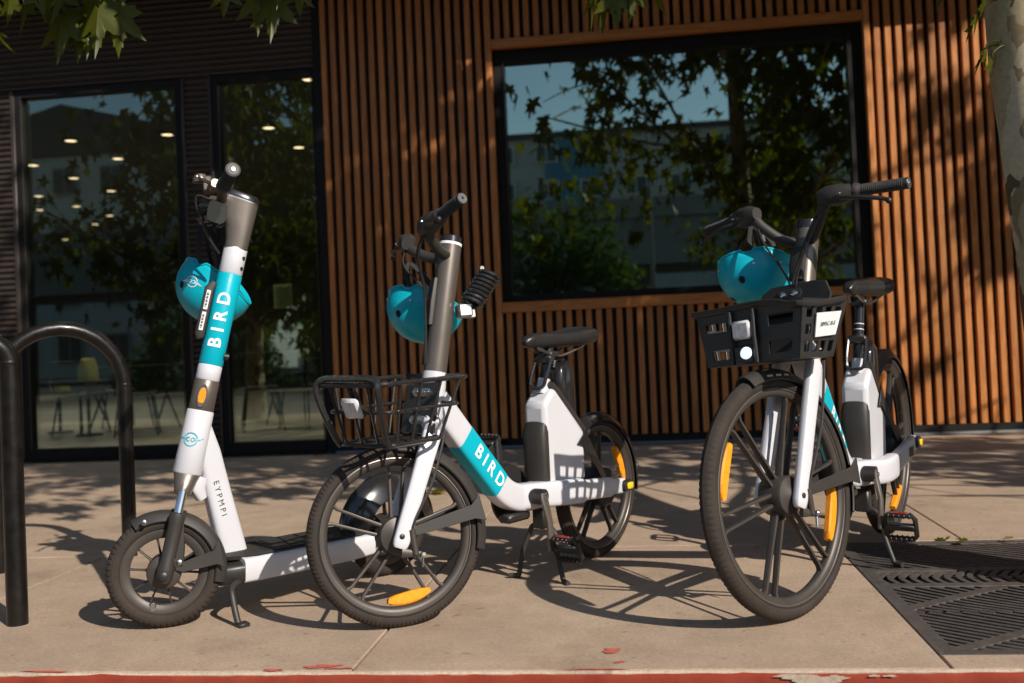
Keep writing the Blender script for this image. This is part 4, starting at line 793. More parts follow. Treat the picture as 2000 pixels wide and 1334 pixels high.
# ================================================================ SCOOTER
SR, SW = 0.165, 0.817
u = Vector((-math.sin(R(39.2)), -math.cos(R(39.2)), 0)); sc = empty('kick_scooter')
sc.matrix_world = Matrix.Translation((-0.92, 3.53, 0)) @ Matrix.Rotation(math.atan2(u.y, u.x), 4, 'Z') @ Matrix.Rotation(-0.06, 4, 'X')
tag(sc, 'white and teal electric kick scooter leaning on its stand beside the arched rack', 'scooter')
sl = 0.246; sax = lambda z: Vector((SW-0.004-sl*(z-SR), 0, z)); S = rot_about(sax(SR), (-sl, 0, 1), R(-28)); up = Vector((-sl, 0, 1)).normalized(); fw = Vector((up.z, 0, -up.x))
def swheel(name, c, M, refl=False):
    T = (M or Matrix.Identity(4)) @ Matrix.Translation(Vector(c)); tw = 0.052; ri = SR-tw+0.006
    m = MB(T); m.lathe([(ri+0.004, -0.02), (ri+0.004, 0.02), (ri-0.010, 0.021), (ri-0.022, 0.014), (ri-0.022, -0.014), (ri-0.010, -0.021)], 72); w_ = m.build(name, 'alloy_wheel', sc)
    n = 18; a = tw/2; rc = SR-a; prof = [(rc+a*math.cos(2*math.pi*k/n)*(1.0 if abs(k-9) > 4 else 0.9), a*math.sin(2*math.pi*k/n)) for k in range(n)]
    tread = lambda i, k: (-0.003 if (k in (1, 2, 3, 15, 16, 17) and i % 4 == 0) else (-0.002 if k in (0,) else 0.0))
    m = MB(T); m.lathe(prof, 240, mod=tread); m.build('tyre', 'rubber', w_, ang=20)
    for k in range(10):
        A = R(8+36*k); e = Vector((math.cos(A), 0, math.sin(A))); m = MB(T); m.loft([e*0.04, e*0.07, e*(ri-0.016)], [0.03, 0.022, 0.018], [0.009, 0.0055, 0.0065], 3, 10); m.build('spoke', 'alloy_wheel', w_)
    m = MB(T); m.lathe([(0.01, -0.05), (0.034, -0.045), (0.048, -0.038), (0.05, -0.03), (0.05, 0.03), (0.048, 0.038), (0.034, 0.045), (0.01, 0.05)], 40, closed=False); m.build('hub', 'alloy_wheel', w_)
    return w_
hub = Vector((SW, 0, SR)); swheel('front_wheel', hub, S); swheel('rear_wheel', (0, 0, SR), None)
m = MB(S @ Matrix.Translation(hub)); m.bevbox((0.035, 0.012, -0.10), (0.02, 0.02, 0.03), 0.004); m.build('valve_tag', 'bolt_steel', sc)
f_ = fender(sc, SR, hub, 60, 196, S, wd=0.072, arm=(168, (-1, 1)), name='front_fender', gap=0.014, arm_y=0.052)
for s in (-1, 1):
    m = MB(S @ Matrix.Translation(hub)); P = [(0.055, 0.165), (0.028, 0.168), (0.012, 0.10), (-0.012, 0.02), (-0.024, 0.03), (-0.036, 0.168), (-0.062, 0.16), (-0.05, 0.06), (-0.052, 0.02), (-0.03, 0.0), (0.006, 0.004), (0.03, 0.10)]
    m.prism([(-0.030, 0.012), (-0.054, 0.012), (-0.058, 0.05), (-0.062, 0.166), (-0.034, 0.172)], s*0.046, s*0.052); st = m.build('fender_strut', 'charcoal_plastic', f_, bevel=0.002)
    m = MB(S @ Matrix.Translation(hub))
    for x, z in ((-0.048, 0.155), (-0.044, 0.026), (0.05, 0.150)): bolt(m, (x, s*0.052, z), (0, s, 0), 0.0085, 0.005)
    m.build('bolt', 'bolt_steel', f_)
    lo = hub+Vector((0, s*0.062, -0.014)); z1 = 0.335; hi = sax(z1)+Vector((0, s*0.058, 0))
    m = MB(S); m.tube([lo-up*0.012, lo, lo+up*0.03, lo+up*0.05, hi-up*0.03, hi-up*0.012, hi], [0.018, 0.024, 0.025, 0.0205, 0.0215, 0.024, 0.022], 22); fl = m.build('fork_leg', 'charcoal_plastic', sc)
    m = MB(S); bolt(m, lo+Vector((0, s*0.0225, 0.008)), (0, s, 0), 0.013, 0.006); m.build('axle_bolt', 'black_plastic', fl)
    m = MB(S); m.tube([hi, sax(0.405)+Vector((0, s*0.046, 0))], 0.0125, 18); m.build('stanchion', 'chrome', sc)
m = MB(S); m.loft([sax(0.385), sax(0.40), sax(0.425), sax(0.446)], [0.105, 0.12, 0.105, 0.082], [0.05, 0.056, 0.066, 0.08], 2.6, 26); m.build('fork_crown', 'charcoal_metal', sc)
def ring(name, z0, z1, r, mat, r2=None): mm = MB(S); mm.tube([sax(z0), sax(z0+0.003), sax(z1-0.003), sax(z1)], [r-0.002, r, r2 or r, (r2 or r)-0.002], 36); return mm.build(name, mat, sc)
ht = ring('head_tube', 0.446, 0.632, 0.043, 'white_paint', 0.040); rg = ring('reflector_collar', 0.632, 0.722, 0.0375, 'charcoal_metal'); ring('stem', 0.722, 0.768, 0.036, 'white_paint'); tl = ring('teal_stem', 0.768, 1.045, 0.0365, 'teal_paint'); ut = ring('upper_stem', 1.045, 1.128, 0.036, 'white_paint')
def cylmap(zc, r, az=0.0): return lambda U, Vv: sax(zc+U*up.z)+Vector((0, 0, 0))+(fw*math.sin(Vv/r+az)+Vector((0, 1, 0))*math.cos(Vv/r+az))*(r+0.0014)
word('lettering', 'white_print', tl, 'BIRD', 0.052, cylmap(0.902, 0.0365, 0.02), bold=0.03, spacing=1.75, M=S)
m = MB(S); A = cylmap(0.674, 0.0375, 0.12); pts = [(0.026*math.cos(a), 0.0105*math.sin(a)) for a in [2*math.pi*k/28 for k in range(28)]]
m.add([A(x*1.35, y*1.35) for x, y in pts]+[A(x*1.35, y*1.35)+Vector((0, 0.002, 0)) for x, y in pts], [tuple(range(28)), tuple(range(28, 56))]+[(i, (i+1) % 28, 28+(i+1) % 28, 28+i) for i in range(28)]); m.build('reflector_bezel', 'bolt_steel', rg)
m = MB(S); q = [A(max(-0.021, min(0.021, x*1.02)), y)+Vector((0, 0.004, 0)) for x, y in pts]; m.add(q+[A(x, y)*1.0 for x, y in pts], [tuple(range(28))]+[(i, (i+1) % 28, 28+(i+1) % 28, 28+i) for i in range(28)]); m.build('reflector', 'amber_reflector', rg)
m = MB(S)
for z in (1.066, 1.098): m.tube([sax(z)+(-fw*0.8+Vector((0, 0.6, 0))).normalized()*0.0345, sax(z)+(-fw*0.8+Vector((0, 0.6, 0))).normalized()*0.0385], 0.006, 12)
m.build('grub_screw', 'black_plastic', ut)
m = MB(S); c = sax(0.80)-fw*0.034+Vector((0, 0.014, 0)); m.cyl(c, c-fw*0.014, 0.010, 14); m.build('hook', 'black_plastic', tl)
def logo(name, mat, parent, fn, s, M):
    m = MB(M); n = 40
    def strip(pa, pb): m.add([fn(*p) for p in pa]+[fn(*p) for p in pb], [(i, i+1, len(pa)+i+1, len(pa)+i) for i in range(len(pa)-1)])
    for r0, r1, a0, a1 in ((0.43, 0.50, 15, 165), (0.43, 0.50, 195, 345)):
        A_ = [R(a0+(a1-a0)*k/n) for k in range(n+1)]; strip([(s*r0*math.cos(a), s*r0*math.sin(a)) for a in A_], [(s*r1*math.cos(a), s*r1*math.sin(a)) for a in A_])
    for cx in (-0.17, 0.17):
        A_ = [R(40+290*k/n) for k in range(n+1)]; strip([(s*(cx+0.09*math.cos(a)), s*0.11*math.sin(a)) for a in A_], [(s*(cx+0.145*math.cos(a)), s*0.165*math.sin(a)) for a in A_])
    for sg in (-1, 1):
        for k, (x1, y0) in enumerate(((0.95, 0.13), (0.80, 0.05), (0.66, -0.03))): m.add([fn(s*sg*0.22, s*(y0-0.03)), fn(s*sg*x1, s*(y0+0.06)), fn(s*sg*x1*0.93, s*(y0+0.0)), fn(s*sg*0.22, s*(y0-0.075))], [(0, 1, 2, 3)])
    return m.build(name, mat, parent, smooth=False, fixn=False)
fl_ = cylmap(0.545, 0.0415, 0.25); logo('emblem', 'teal_paint', ht, lambda a, b: fl_(b, -a), 0.042, S)
# flared head with display
def sect(z, f0, f1, wd, tilt=0.0):
    n = 28; P = []
    for k in range(n):
        a = 2*math.pi*k/n; c, d = math.cos(a), math.sin(a); x = math.copysign(abs(c)**0.7, c); y = math.copysign(abs(d)**0.7, d)
        ff = (f0+f1)/2+(f1-f0)/2*x; P.append(sax(z)+fw*ff+up*tilt*ff+Vector((0, wd/2*y, 0)))
    return P
m = MB(S); m.rings([sect(1.124, -0.035, 0.035, 0.07), sect(1.15, -0.036, 0.037, 0.07), sect(1.185, -0.037, 0.046, 0.07), sect(1.215, -0.038, 0.066, 0.07), sect(1.245, -0.039, 0.078, 0.07, 0.05), sect(1.268, -0.039, 0.080, 0.07, 0.10)]); hd = m.build('stem_head', 'charcoal_metal', sc, ang=60)
m = MB(S); m.rings([sect(1.268, -0.040, 0.081, 0.071, 0.10), sect(1.272, -0.040, 0.081, 0.071, 0.10)]); m.build('ring', 'bolt_steel', hd)
m = MB(S); m.rings([sect(1.272, -0.0395, 0.080, 0.07, 0.10), sect(1.288, -0.0385, 0.079, 0.069, 0.10), sect(1.292, -0.034, 0.074, 0.062, 0.10)]); m.build('display', 'gloss_black', hd, ang=60)
# handlebar, grips, levers, bell
hc = sax(1.215)+fw*0.085
m = MB(S); m.loft([hc+Vector((0, -0.045, 0))-fw*0.01, hc+fw*0.012, hc+Vector((0, 0.045, 0))-fw*0.01], [0.066, 0.078, 0.066], [0.07, 0.085, 0.07], 3, 20, side=fw); m.build('lamp_pod', 'gloss_black', sc)
for s in (-1, 1):
    g0 = sax(1.245)+fw*0.068+Vector((0, s*0.03, 0.012)); g1 = g0+Vector((-0.008, s*0.105, 0.022)); g2 = g1+Vector((-0.022, s*0.118, 0.018)); d = g2-g1
    m = MB(S); m.tube([g0, (g0+g1)/2+Vector((0.002, 0, 0.004)), g1], 0.016, 14); m.build('handlebar', 'charcoal_metal', sc)
    m = MB(S); m.tube([g1-d*0.03, g1, g1+d*0.08, g1+d*0.12, g2-d*0.04, g2], [0.021, 0.024, 0.024, 0.0185, 0.0185, 0.020], 22); g = m.build('grip', 'grip_rubber', sc)
    m = MB(S)
    for k in range(16): p = g1+d*(0.15+0.05*k); dn = d.normalized()*0.0014; m.tube([p-dn, p, p+dn], [0.0185, 0.020, 0.0185], 18)
    m.build('grip_rib', 'grip_rubber', g)
    m = MB(S); m.tube([g2, g2+d*0.03, g2+d*0.04], [0.0225, 0.0225, 0.0195], 26); ec = m.build('end_ring', 'black_plastic', g)
    m = MB(S); m.tube([g2+d*0.036, g2+d*0.05], [0.0175, 0.0165], 26); m.build('end_cap', 'end_alloy', g)
    m = MB(S); m.tube([g2+d*0.045, g2+d*0.07], [0.006, 0.005], 14); m.build('end_screw', 'bolt_steel', g)
    b0 = g1-d*0.12+fw*0.024; m = MB(S); m.loft([b0-d*0.25, b0-d*0.1, b0+d*0.12], [0.034, 0.04, 0.03], [0.03, 0.036, 0.026], 3, 14, side=fw); cl = m.build('brake_clamp', 'charcoal_metal', sc)
    m = MB(S); m.tube(spline([b0+fw*0.012, b0+d*0.3+fw*0.035-up*0.01, b0+d*0.75+fw*0.055-up*0.03, b0+d*0.95+fw*0.066-up*0.036], 5), 0.0055, 8); e = b0+d*0.95+fw*0.066-up*0.036; m.ball(tuple(e), 0.0075, 10); m.build('brake_lever', 'bolt_steel', sc)
    m = MB(S); m.tube(spline([b0-d*0.2, b0-d*0.5+fw*0.05+up*0.0, sax(1.16)+fw*0.10+Vector((0, s*0.02, 0)), sax(1.10)+fw*0.045], 6), 0.0035, 6); m.build('cable', 'black_plastic', sc)
m = MB(S); c = sax(1.262)+fw*0.115+Vector((0, 0.085, 0.02)); m.bevbox(c, (0.026, 0.03, 0.046), 0.004); m.lathe([(0.0, 0.028), (0.016, 0.024), (0.022, 0.012), (0.023, 0.0), (0.0, 0.0)], 24, closed=False, c=tuple(c+fw*0.02), axis='z'); m.build('bell', 'charcoal_metal', sc)
# folding neck with lettering
nk = [Vector((0.705, 0, 0.61)), Vector((0.675, 0, 0.50)), Vector((0.645, 0, 0.37)), Vector((0.612, 0, 0.24)), Vector((0.598, 0, 0.178))]
m = MB(); m.loft(nk, [0.046, 0.05, 0.054, 0.06, 0.064], [0.05, 0.072, 0.08, 0.086, 0.09], 3.6, 26); nko = m.build('neck', 'white_paint', sc)
dn = (nk[3]-nk[1]).normalized(); bkd = Vector((-dn.z, 0, dn.x)); bkd = bkd if bkd.x < 0 else -bkd; cc = nk[2]+(nk[3]-nk[2])*0.05
word('lettering', 'black_print', nko, 'EYPMPI', 0.026, lambda U, v_: cc+dn*U+bkd*(v_-0.008)+Vector((0, 0.0278+U*0.02, 0)), bold=0.0, spacing=1.5)
m = MB(); m.loft([(0.70, 0, 0.43), (0.715, 0, 0.40), (0.70, 0, 0.365)], [0.04, 0.046, 0.04], [0.04, 0.05, 0.03], 3, 16); m.build('latch', 'white_paint', nko)
# deck
m = MB(); m.loft([(0.60, 0, 0.138), (0.55, 0, 0.138), (0.20, 0, 0.138), (0.115, 0, 0.140)], 0.176, [0.078, 0.08, 0.08, 0.07], 7, 28); dk = m.build('deck', 'white_paint', sc)
m = MB(); m.loft([(0.62, 0, 0.181), (0.585, 0, 0.1825), (0.55, 0, 0.1825), (0.17, 0, 0.1825), (0.13, 0, 0.181)], [0.08, 0.14, 0.158, 0.158, 0.13], 0.008, 6, 22); m.build('grip_mat', 'grip_tape', dk)
m = MB()
for k in range(7): m.box((0.35, -0.066+0.022*k, 0.187), (0.34, 0.006, 0.002))
m.build('mat_rib', 'black_plastic', dk, smooth=False)
m = MB(); m.loft([(0.685, 0, 0.125), (0.66, 0, 0.128), (0.60, 0, 0.130), (0.585, 0, 0.130)], [0.09, 0.13, 0.17, 0.172], [0.05, 0.066, 0.074, 0.074], 4, 24); m.build('deck_nose', 'black_plastic', sc)
m = MB(); m.loft([(0.585, 0, 0.172), (0.585, 0, 0.184), (0.585, 0, 0.192)], [0.12, 0.13, 0.105], [0.15, 0.16, 0.13], 2.2, 28, side=Vector((0, 1, 0))); m.build('neck_foot', 'charcoal_plastic', sc)
m = MB(); pr = []
for k in range(11): t = -1+2*k/10; pr.append((SR+0.035-0.075*abs(t)**2.2, t*0.066))
m.lathe(pr+[(r-0.004, h*0.95) for r, h in pr[::-1]], 36, c=(0, 0, SR), a0=R(-8), a1=R(176)); m.build('rear_fender', 'gloss_black', sc, ang=60)
for s in (-1, 1):
    m = MB(); m.loft([(0.16, s*0.07, 0.14), (0.08, s*0.066, 0.15), (-0.02, s*0.064, SR)], 0.012, [0.05, 0.045, 0.04], 4, 14); m.build('rear_arm', 'charcoal_plastic', sc)
m = MB(); m.tube(spline([(0.60, 0.06, 0.105), (0.635, 0.09, 0.11), (0.668, 0.125, 0.108), (0.676, 0.145, 0.09), (0.678, 0.165, 0.05), (0.68, 0.190, 0.012)], 5), 0.0095, 10); ks = m.build('kickstand', 'charcoal_plastic', sc)
m = MB(); m.bevbox((0.672, 0.198, 0.016), (0.035, 0.03, 0.018), 0.004); m.build('stand_foot', 'black_plastic', ks)
m = MB(S); m.loft([sax(0.84)+fw*0.046+Vector((0, 0.012, 0)), sax(0.85)+fw*0.05+Vector((0, 0.012, 0)), sax(0.99)+fw*0.05+Vector((0, 0.012, 0)), sax(1.01)+fw*0.04+Vector((0, 0.012, 0))], [0.03, 0.034, 0.034, 0.03], [0.022, 0.03, 0.03, 0.02], 5, 16); sp = m.build('code_holder', 'charcoal_plastic', sc)
for z0, z1 in ((0.862, 0.917), (0.925, 0.983)):
    m = MB(S); a_, b_ = sax(z0)+fw*0.050+Vector((0, 0.0295, 0)), sax(z1)+fw*0.050+Vector((0, 0.0295, 0)); m.add([a_-fw*0.006, a_+fw*0.006, b_+fw*0.006, b_-fw*0.006], [(0, 1, 2, 3)]); lb = m.build('code_label', 'label_paper', sp, smooth=False, fixn=False)
    m2 = MB(S)
    for k in range(9): p = a_+(b_-a_)*(0.1+0.09*k)+Vector((0, 0.0006, 0)); q_ = (b_-a_)*0.035*(1+k % 2); m2.add([p-fw*0.002, p+fw*0.004, p+q_+fw*0.004, p+q_-fw*0.002], [(0, 1, 2, 3)])
    m2.build('print', 'black_print', lb, smooth=False, fixn=False)

# ================================================================ HELMETS (hung upside down by their straps)
def helmet(c, xd, zd, label, anchor, emblem, vents):
    z = Vector(zd).normalized(); x = Vector(xd); x = (x-z*x.dot(z)).normalized(); y = z.cross(x)
    root = empty('helmet'); root.matrix_world = Matrix(((x.x, y.x, z.x, c[0]), (x.y, y.y, z.y, c[1]), (x.z, y.z, z.z, c[2]), (0, 0, 0, 1)))
    tag(root, label, 'helmet')
    a, b, cc = 0.126, 0.106, 0.121
    def tm(phi): return R(99+13*math.sin(phi)**2-7*math.cos(phi)-(9 if abs(math.cos(3*phi)) > 0.9 and math.cos(phi) < 0 else 0)*0.5)
    def pt(th, ph, k=1.0):
        s_ = math.sin(min(th, R(90)))*(1 if th < R(90) else 1-0.10*(th-R(90))); return Vector((a*k*s_*math.cos(ph), b*k*s_*math.sin(ph), cc*k*math.cos(th) if th < R(90) else -cc*1.12*(th-R(90))))
    def dome(name, mat, k, sol, extra=0.0):
        n, mm = 48, 18; vs = []; fs = []
        for i in range(mm+1):
            for q in range(n): ph = 2*math.pi*q/n; vs.append(pt((tm(ph)-extra)*i/mm if i else 1e-4, ph, k))
        for i in range(mm):
            for q in range(n): fs.append((i*n+q, (i+1)*n+q, (i+1)*n+(q+1) % n, i*n+(q+1) % n))
        m = MB(); m.add(vs, fs); return m.build(name, mat, root, ang=70, fixn=True, solid=sol)
    sh = dome('shell', 'teal_shell', 1.0, 0.005); dome('liner', 'foam', 0.955, 0.014, R(5))
    m = MB(); n = 64; pts = [pt(tm(2*math.pi*q/n), 2*math.pi*q/n, 0.988) for q in range(n)]; m.tube(pts, 0.0038, 8, closed=True); m.build('rim_edge', 'teal_shell', sh)
    def on(th, ph, U, Vv, off=0.0012): return pt(th-Vv/cc, ph+U/(b*max(0.3, math.sin(th))), 1.0)*(1+off/0.12)
    for th, ph, w_, h_ in vents:
        m = MB(); q = [on(R(th), R(ph), w_*math.cos(t), h_*math.sin(t)) for t in [2*math.pi*k/18 for k in range(18)]]; m.add(q, [tuple(range(18))]); m.build('vent', 'foam', sh, smooth=False, fixn=False)
    for ph in (70, 110, -70, -110, 55, 180):
        m = MB(); p = on(R(92), R(ph), 0, 0, 0.0); m.tube([p, p*1.022], [0.005, 0.004], 12); m.build('rivet', 'bolt_steel', sh)
    if emblem: th, ph, s, ro = emblem; ca, sa = math.cos(R(ro)), math.sin(R(ro)); logo('emblem', 'white_print', sh, lambda U, v_: on(R(th), R(ph), U*ca-v_*sa, U*sa+v_*ca), s, None)
    inv = root.matrix_world.inverted(); an = inv @ Vector(anchor)
    for ph, wv in ((68, 0.004), (112, -0.004), (-68, 0.003), (-112, -0.003)):
        p = pt(tm(R(ph))-R(6), R(ph), 0.96); md = (p+an)/2+Vector((0.012 if abs(ph) < 90 else -0.012, 0.01*math.copysign(1, ph), 0))
        m = MB(); m.loft(spline([p, p*0.9+an*0.1, md, an+Vector((wv, 0, 0))], 5), 0.014, 0.0022, 4, 8, side=Vector((1, 0, 0))); m.build('strap', 'strap', root)
    m = MB(); m.bevbox(an*0.55+pt(tm(R(68)), R(68), 0.96)*0.45, (0.022, 0.012, 0.034), 0.003); m.build('buckle', 'black_plastic', root)
    m = MB(); p = pt(tm(R(112)), R(112), 0.93); m.bevbox(p*0.96, (0.026, 0.014, 0.02), 0.004); m.build('buckle', 'red_reflector' if emblem else 'black_plastic', root)
    return root
V1 = ((70, -50, 0.009, 0.012), (70, 50, 0.009, 0.012), (70, -130, 0.009, 0.012), (70, 130, 0.009, 0.012), (45, 0, 0.008, 0.011), (42, 180, 0.008, 0.011), (30, -90, 0.007, 0.010), (40, -60, 0.007, 0.011), (40, -120, 0.007, 0.011))
helmet((-1.372, 3.20, 1.02), (0.83, 0.12, -0.55), (-0.5, -0.12, -0.85), 'turquoise helmet with white emblem hanging behind the scooter stem', (-1.36, 3.11, 1.235), (82, 112, 0.036, 12), V1)
helmet((-0.69, 3.27, 0.925), (0.98, 0.15, -0.2), (-0.18, -0.08, -0.98), 'turquoise helmet hanging behind the dark post of the wire basket bike', (-0.722, 3.20, 1.065), None, V1)
helmet((0.377, 3.33, 0.99), (0.97, 0.22, 0.05), (0.02, -0.12, -0.99), 'turquoise helmet hanging above the black plastic basket', (0.366, 3.31, 1.13), None, V1)

# ================================================================ BIKE RACKS
def rack(pa, pb, zs, r, rt, label, bend=None):
    a, b = Vector((*pa, 0)), Vector((*pb, 0)); d = (b-a); L = d.length; d.normalize(); rad = bend or L/2; root = empty('bike_rack', tuple((a+b)/2)); tag(root, label, 'bike rack'); o = (a+b)/2
    pts = [a+Vector((0, 0, -0.02)), a+Vector((0, 0, zs*0.5))]
    for k in range(17):
        t = math.pi*k/16; cx = a+d*rad if t <= math.pi/2 else b-d*rad
        pts.append(cx-d*rad*math.cos(t)+Vector((0, 0, zs+rad*math.sin(t))))
    pts += [b+Vector((0, 0, zs*0.5)), b+Vector((0, 0, -0.02))]
    m = MB(Matrix.Translation(-o)); m.tube(pts, r, 24); m.build('hoop', 'rack_paint', root)
    for p in (a, b):
        m = MB(Matrix.Translation(-o)); m.tube([p+Vector((0, 0, zs-0.006)), p+Vector((0, 0, zs)), p+Vector((0, 0, zs+0.006))], [r+0.0002, r+0.0018, r+0.0002], 24, caps=False); m.build('weld_seam', 'rack_paint', root)
rack((-2.10, 3.955), (-2.482, 3.675), 0.695, 0.029, 0, 'black tubular hoop rack with its whole arch in view, beside the scooter')
rack((-1.930, 2.935), (-2.30, 2.66), 0.80, 0.031, 0, 'black tubular rack at the left picture edge, nearest the kerb', bend=0.06)

# ================================================================ TREE GRATE
gr = empty('tree_grate', ((GX0+GX1)/2, (GY0+GY1)/2, 0)); tag(gr, 'square cast iron tree grate with curved slots, at the right pavement edge', 'tree grate'); GO = Matrix.Translation((-(GX0+GX1)/2, -(GY0+GY1)/2, 0))
m = MB(GO); t = 0.012
for c, d in ((((GX0+GX1)/2, GY0+t/2+0.002, -0.02), (GX1-GX0-0.004, t, 0.038)), (((GX0+GX1)/2, GY1-t/2-0.002, -0.02), (GX1-GX0-0.004, t, 0.038)), ((GX0+t/2+0.002, (GY0+GY1)/2, -0.02), (t, GY1-GY0-2*t-0.006, 0.038)), ((GX1-t/2-0.002, (GY0+GY1)/2, -0.02), (t, GY1-GY0-2*t-0.006, 0.038))): m.box(c, d)
m.build('frame', 'cast_iron', gr, bevel=0.002)
m = MB(GO); m.box(((GX0+GX1)/2, (GY0+GY1)/2, -0.12), (GX1-GX0, GY1-GY0, 0.02)); m.build('pit_soil', 'backing', gr, smooth=False)
m = MB(GO)
for c, d in ((((GX0+GX1)/2, GY0+0.010, -0.085), (GX1-GX0-0.004, 0.006, 0.09)), (((GX0+GX1)/2, GY1-0.010, -0.085), (GX1-GX0-0.004, 0.006, 0.09)), ((GX0+0.008, (GY0+GY1)/2, -0.085), (0.006, GY1-GY0-0.03, 0.09)), ((GX1-0.008, (GY0+GY1)/2, -0.085), (0.006, GY1-GY0-0.03, 0.09))): m.box(c, d)
m.build('pit_dark_sheets', 'backing', gr, smooth=False)  # black sheets added to keep the pit dark between the bars
x0, x1, y0, y1 = GX0+0.022, GX1-0.022, GY0+0.022, GY1-0.022; ZT0, TH = -0.003, 0.010
def bar(p, q, wd, bend, mb, z=ZT0, n=6, taper=False):
    p = Vector((*p, 0)); q = Vector((*q, 0)); d = q-p; nn = Vector((-d.y, d.x, 0)).normalized(); rs = []
    for i in range(n+1):
        s = i/n; c = p+d*s+nn*bend*math.sin(math.pi*s); rs.append([c+nn*wd/2+Vector((0, 0, z)), c-nn*wd/2+Vector((0, 0, z)), c-nn*wd/2+Vector((0, 0, z-TH)), c+nn*wd/2+Vector((0, 0, z-TH))])
    mb.rings(rs)
ribs = MB(GO); TX, TY, TRd = 1.30, 3.27, 0.30
for yy, wd in ((y0, 0.05), (y1, 0.05), (3.292, 0.045), (3.50, 0.04)): bar((x0, yy), (x1, yy), wd, 0, ribs)
for xx in (x0, x1): bar((xx, y0), (xx, y1), 0.055, 0, ribs, z=ZT0-0.0005)
for p, q in (((x0, 3.01), (1.05, 3.27)), ((x0+0.02, 2.62), (1.25, 3.0)), ((1.25, 2.62), (x1, 3.0))): bar(p, q, 0.04, 0, ribs, z=ZT0-0.001)
ribs.build('rib', 'cast_iron', gr, bevel=0.002, fixn=True)
def field(name, xa, xb, ya, yb, ang, pitch, wd, bend):
    """parallel curved bars clipped to a rectangle"""
    mb = MB(GO); d = Vector((math.cos(R(ang)), math.sin(R(ang)))); nn = Vector((-d.y, d.x)); cs = [Vector((x, y)) for x in (xa, xb) for y in (ya, yb)]; ks = [c.dot(nn) for c in cs]; k = min(ks)+pitch*0.5
    while k < max(ks):
        o = nn*k; t0, t1 = -99, 99
        for dv, ov, lo, hi in ((d.x, o.x, xa, xb), (d.y, o.y, ya, yb)):
            if abs(dv) > 1e-6:
                a, b = (lo-ov)/dv, (hi-ov)/dv; a, b = min(a, b), max(a, b); t0, t1 = max(t0, a), min(t1, b)
            elif not lo < ov < hi: t1 = -999
        if t1-t0 > 0.03:
            p, q = o+d*t0, o+d*t1
            if (p-Vector((TX, TY))).length > TRd*0.4 or True: bar(p, q, wd, bend, mb, z=ZT0-0.0015)
        k += pitch
    tag(mb.build(name, 'cast_iron', gr, smooth=False), kind='stuff')
field('slot_bars', x0, x1, 3.51, y1, -38, 0.034, 0.018, 0.012); field('slot_bars', x0, x1, 3.31, 3.487, 78, 0.034, 0.018, 0.030)
field('slot_bars', x0, x1, 2.98, 3.275, -44, 0.030, 0.0150, -0.016); field('slot_bars', x0, x1, y0, 2.985, -38, 0.029, 0.0145, -0.012)

# ================================================================ TREES
from mathutils import noise as mnoise
KX, KZ = 0.72/0.69, math.tan(SUN_EL)/0.69      # shadow run per metre of depth
def allowed(p, rnd, strict=True):
    """leaves stay out of the picture, off the sunlit pavement and mostly off the sunlit end of the slats"""
    if p.y < 7.75 and in_frame(p, 40): return False
    yg = p.y+p.z/KZ; xg = p.x-KX*(yg-p.y)
    if yg < 7.8:
        edge = 5.55+0.25*math.sin(xg*2.1)+0.18*math.sin(xg*5.3+1)
        if -3.4 < xg < 3.2 and yg > 5.5 and rnd.random() < 0.55: return False
        if -3.5 < xg < 2.7 and 1.9 < yg < edge+(0.75 if xg < -3.2 else 0): return False
    else:
        zw = p.z-KZ*(7.8-p.y); xw = p.x-KX*(7.8-p.y)
        if 1.66 < xw < 3.2 and zw < 3.05:
            lit = math.sin(xw*5.1+zw*2.3)+0.8*math.sin(zw*3.7-xw*1.3)
            nz = mnoise.noise(Vector((xw*2.2, zw*2.2, 3.3)))
            if not (xw > 2.0 and (1.75 < zw < 2.75 and nz > -0.1 or nz > 0.32)): return rnd.random() < 0.004
    hd = (p.x-1.31)*0.72-(p.y-3.48)*0.69; zt_ = p.z-hd*0.7
    if hd > 0 and abs((p.x-1.31)*0.69+(p.y-3.48)*0.72) < 0.27 and 0.6 < zt_ < 2.2 and rnd.random() < 0.8: return False     # sun on the trunk
    if p.z < 5.2:                               # gaps where the window mirrors the sky
        g = CAMV(Vector((p.x, 15.88-p.y, p.z)))
        if 960 < g[0] < 1700 and 60 < g[1] < 600 and mnoise.noise(p*1.5)+0.5*mnoise.noise(p*3.7) < 0.10+(0.22 if g[0] < 1250 and g[1] < 260 else 0): return False
    return p.y < 7.6
def CAMV(p):
    d = p-Vector((0, 0, CAM_H)); z = d.dot(CF); return (1000+2000*d.dot(CR)/z, 632.4-2000*d.dot(CU)/z)
def limb(mb, pts, r0, r1, n=9):
    P = spline(pts, 5); k = len(P)-1; mb.tube(P, [r0+(r1-r0)*(i/k)**0.8 for i in range(k+1)], n)
    return P
